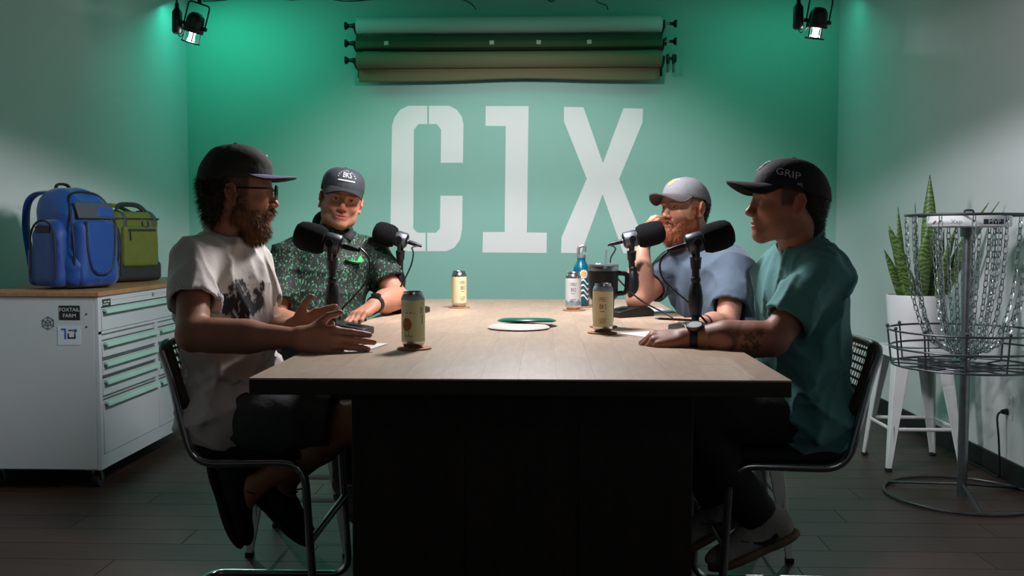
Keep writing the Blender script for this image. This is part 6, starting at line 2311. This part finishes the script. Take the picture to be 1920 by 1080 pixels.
# ------------------------------------------------------------------ man in the slate blue shirt (right rear)
J = dict(head=V3(1284, 389, 4.00), R=head_frame((-0.80, -0.60), -0.02, 0.05), neck=V3(1312, 462, 4.03), hair='6a3a1e', iris='4a4a40', stubble=(0.9, '74401f'),
         sr=V3(1262, 500, 4.06), sl=V3(1378, 500, 3.86), er=V3(1196, 561, 3.86), el=V3(1362, 614, 3.72), wr=V3(1206, 462, 3.98), wl=V3(1312, 606, 3.56),
         pelvis=(0.76, 3.86, 0.70), hr=(0.68, 3.92, 0.69), hl=(0.84, 3.80, 0.69), kr=(0.42, 3.62, 0.70), kl=(0.58, 3.44, 0.70),
         ar=(0.58, 3.70, 0.30), al=(0.70, 3.52, 0.30), tr=(0.50, 3.64, 0.245), tl=(0.62, 3.45, 0.245), nr=0.068, arm=(0.058, 0.049), gaze=(-0.9, -0.45, 0.0))
torso_frame(J, (-0.62, -0.78, 0.0))
hands = {'r': dict(fwd=(0.28, 0.10, 1.0), n=(-0.9, -0.35, 0.3), curl=[(28, 40, 25), (35, 50, 30), (42, 60, 34), (48, 62, 34)], thumb=[(0.8, 0.45, -0.3), (0.95, 0.2, -0.2)], spread=0.05),
         'l': dict(fwd=(-1.0, -0.25, -0.02), n=(-0.1, -0.3, 0.95), curl=[(42, 50, 28), (50, 60, 34), (54, 64, 36), (56, 64, 36)], thumb=[(0.85, 0.35, -0.45), (0.95, -0.1, -0.3)], spread=0.02)}
foot(J, 'r', (-0.8, -0.5, -0.2), (0, 0, 1))
foot(J, 'l', (-0.75, -0.6, -0.2), (0, 0, 1))
p3, hw, R = make_person('red bearded man in slate blue shirt and grey cap, cheek on hand, right rear', J, 'bd8a72', hands=hands)
sp, tail = shirt_prims(J, 0.015, 1.10, 0.64, (0.067, 0.072), belly=0.01)
garment('t_shirt', sp, m_tee3, p3, 0.0068, disp=cloth(27, 0.78, 1.0, 0.019), tail=tail + [hp(J['pelvis'] - A((0, 0, 0.06)), (0.0, 0, -1), 0.004)])
collar(J, mat('slate_rib', '4c5d70', 0.85, var=(40, 0.04), bump=(200, 0.2)), p3, tilt=0.42, r=(0.074, 0.070))
leg_wear(J, m_pants, p3, 'trousers', True, waves(28, [30, 45, 70], 0.007))
shoe(J['ar'], (-0.8, -0.5, -0.2), (0, 0, 1), m_shoedark, m_shoedark, m_lace, p3)
shoe(J['al'], (-0.75, -0.6, -0.2), (0, 0, 1), m_shoedark, m_shoedark, m_lace, p3)
m_cap3 = mat('grey_cap_cotton', '6c6d70', 0.8, var=(30, 0.08), bump=(120, 0.15))
m_cap3u = mat('brown_grey_brim', '4b4544', 0.85, var=(30, 0.08))
m_cap3m = mat('grey_green_mesh', '5d6a68', 0.85, var=(60, 0.1), bump=(300, 0.4))
cp, on = cap(p3, hw, R, m_cap3, m_cap3u, m_cap3u, rx=0.107, ry=0.086, H=0.092, zb=0.030, n_=2.3, brim=0.080, camber=0.036, droop=-0.02, tilt=0.14, back_m=m_cap3m)
f = on(0.12, 0.42, 0.035)
mb = MB()
for pts in ([(-0.020, -0.004), (-0.008, 0.010), (0.004, 0.008), (0.012, 0.016), (0.016, 0.012), (0.006, -0.004), (-0.004, -0.016), (-0.016, -0.014)],):
    cen = (0.0, 0.0)
    mb.grid(lambda u, v: f(*[-c_ * v if q == 0 else c_ * v for q, c_ in enumerate(pts[int(u * len(pts) + 1e-6) % len(pts)])]), len(pts), 2, True)
mb.build('emblem', mat('orange_thread', 'd08a44', 0.7, var=(80, 0.1)), cp, smooth=False)
mb = MB()
mb.grid(lambda u, v: f(0.016 - u * 0.044, 0.016 + (v - .5) * 0.005 + 0.004 * u), 6, 1)
mb.build('emblem_bill', mat('cream_thread', 'd8d2be', 0.8), cp, smooth=False)
HC3 = lin('774127')
beard = [lc(hw, (0.006, s * 0.064, -0.012), (0.014, s * 0.058, -0.078), 0.0115, 0.018, 0.02) for s in (-1, 1)]
beard += [le(hw, R, (0.036, s * 0.050, -0.072), (0.028, 0.014, 0.024), 0.02) for s in (-1, 1)]
beard += [lc(hw, (0.012, s * 0.056, -0.082), (0.062, s * 0.024, -0.118), 0.018, 0.026, 0.03) for s in (-1, 1)]
beard += [le(hw, R, (0.070, 0, -0.116), (0.030, 0.034, 0.034), 0.03), le(hw, R, (0.055, 0, -0.130), (0.032, 0.036, 0.030), 0.03)]
beard += [lc(hw, (0.054, s * 0.048, -0.060), (0.074, s * 0.032, -0.096), 0.012, 0.016, 0.02) for s in (-1, 1)]
beard += [lc(hw, (0.102, s * 0.004, -0.0565), (0.086, s * 0.028, -0.076), 0.0065, 0.006, 0.008) for s in (-1, 1)]
beard += [le(hw, R, (0.108, 0, -0.0725), (0.022, 0.018, 0.0075), 0.004, 's')]
hair_part('beard', SDF(beard, disp=waves(35, [160, 240, 330], 0.0022, ridge=False)), 0.0032, p3, HC3, 5000, 0.013, 0.0005, (0.15 * R[:, 0] + A((0, 0, -0.7))), 48, jitter=0.6)
hair = [le(hw, R, (-0.020, 0, 0.020), (0.099, 0.081, 0.089), 0.02), lc(hw, (-0.060, 0, -0.03), (-0.070, 0, -0.088), 0.046, 0.036, 0.03)]
ht = [('p', hw((-0.028, 0, 0)), unit(R @ A((1, 0, 0.35))), None, None, 0.004, 'i'), hp(hw((0, 0, 0.045)), R[:, 2], 0.004)]
hair_part('hair', SDF(hair, tail=ht), 0.0045, p3, lin('241812'), 2000, 0.010, 0.0005, A((0, 0, -0.8)), 49)
wrist_band(p3, J['wl'], J['el'], 0.030, mat('black_strap', '101112', 0.6), 0.012, 0.030, name='bracelet')
J3 = J
# his pen
c = J['wl'] + A((-0.105, -0.045, 0.018))
pen = thing('pen', 'black pen held by the man in the slate blue shirt', 'pen', tuple(c))
d = unit((-1.0, -0.1, 0.06))
MB().tube([Vector(d * -0.07), Vector(d * 0.05)], 0.0045, 10).build('barrel', m_stand, pen)
MB().tube([Vector(d * 0.05), Vector(d * 0.066)], [0.004, 0.001], 10).build('tip', m_micring, pen)
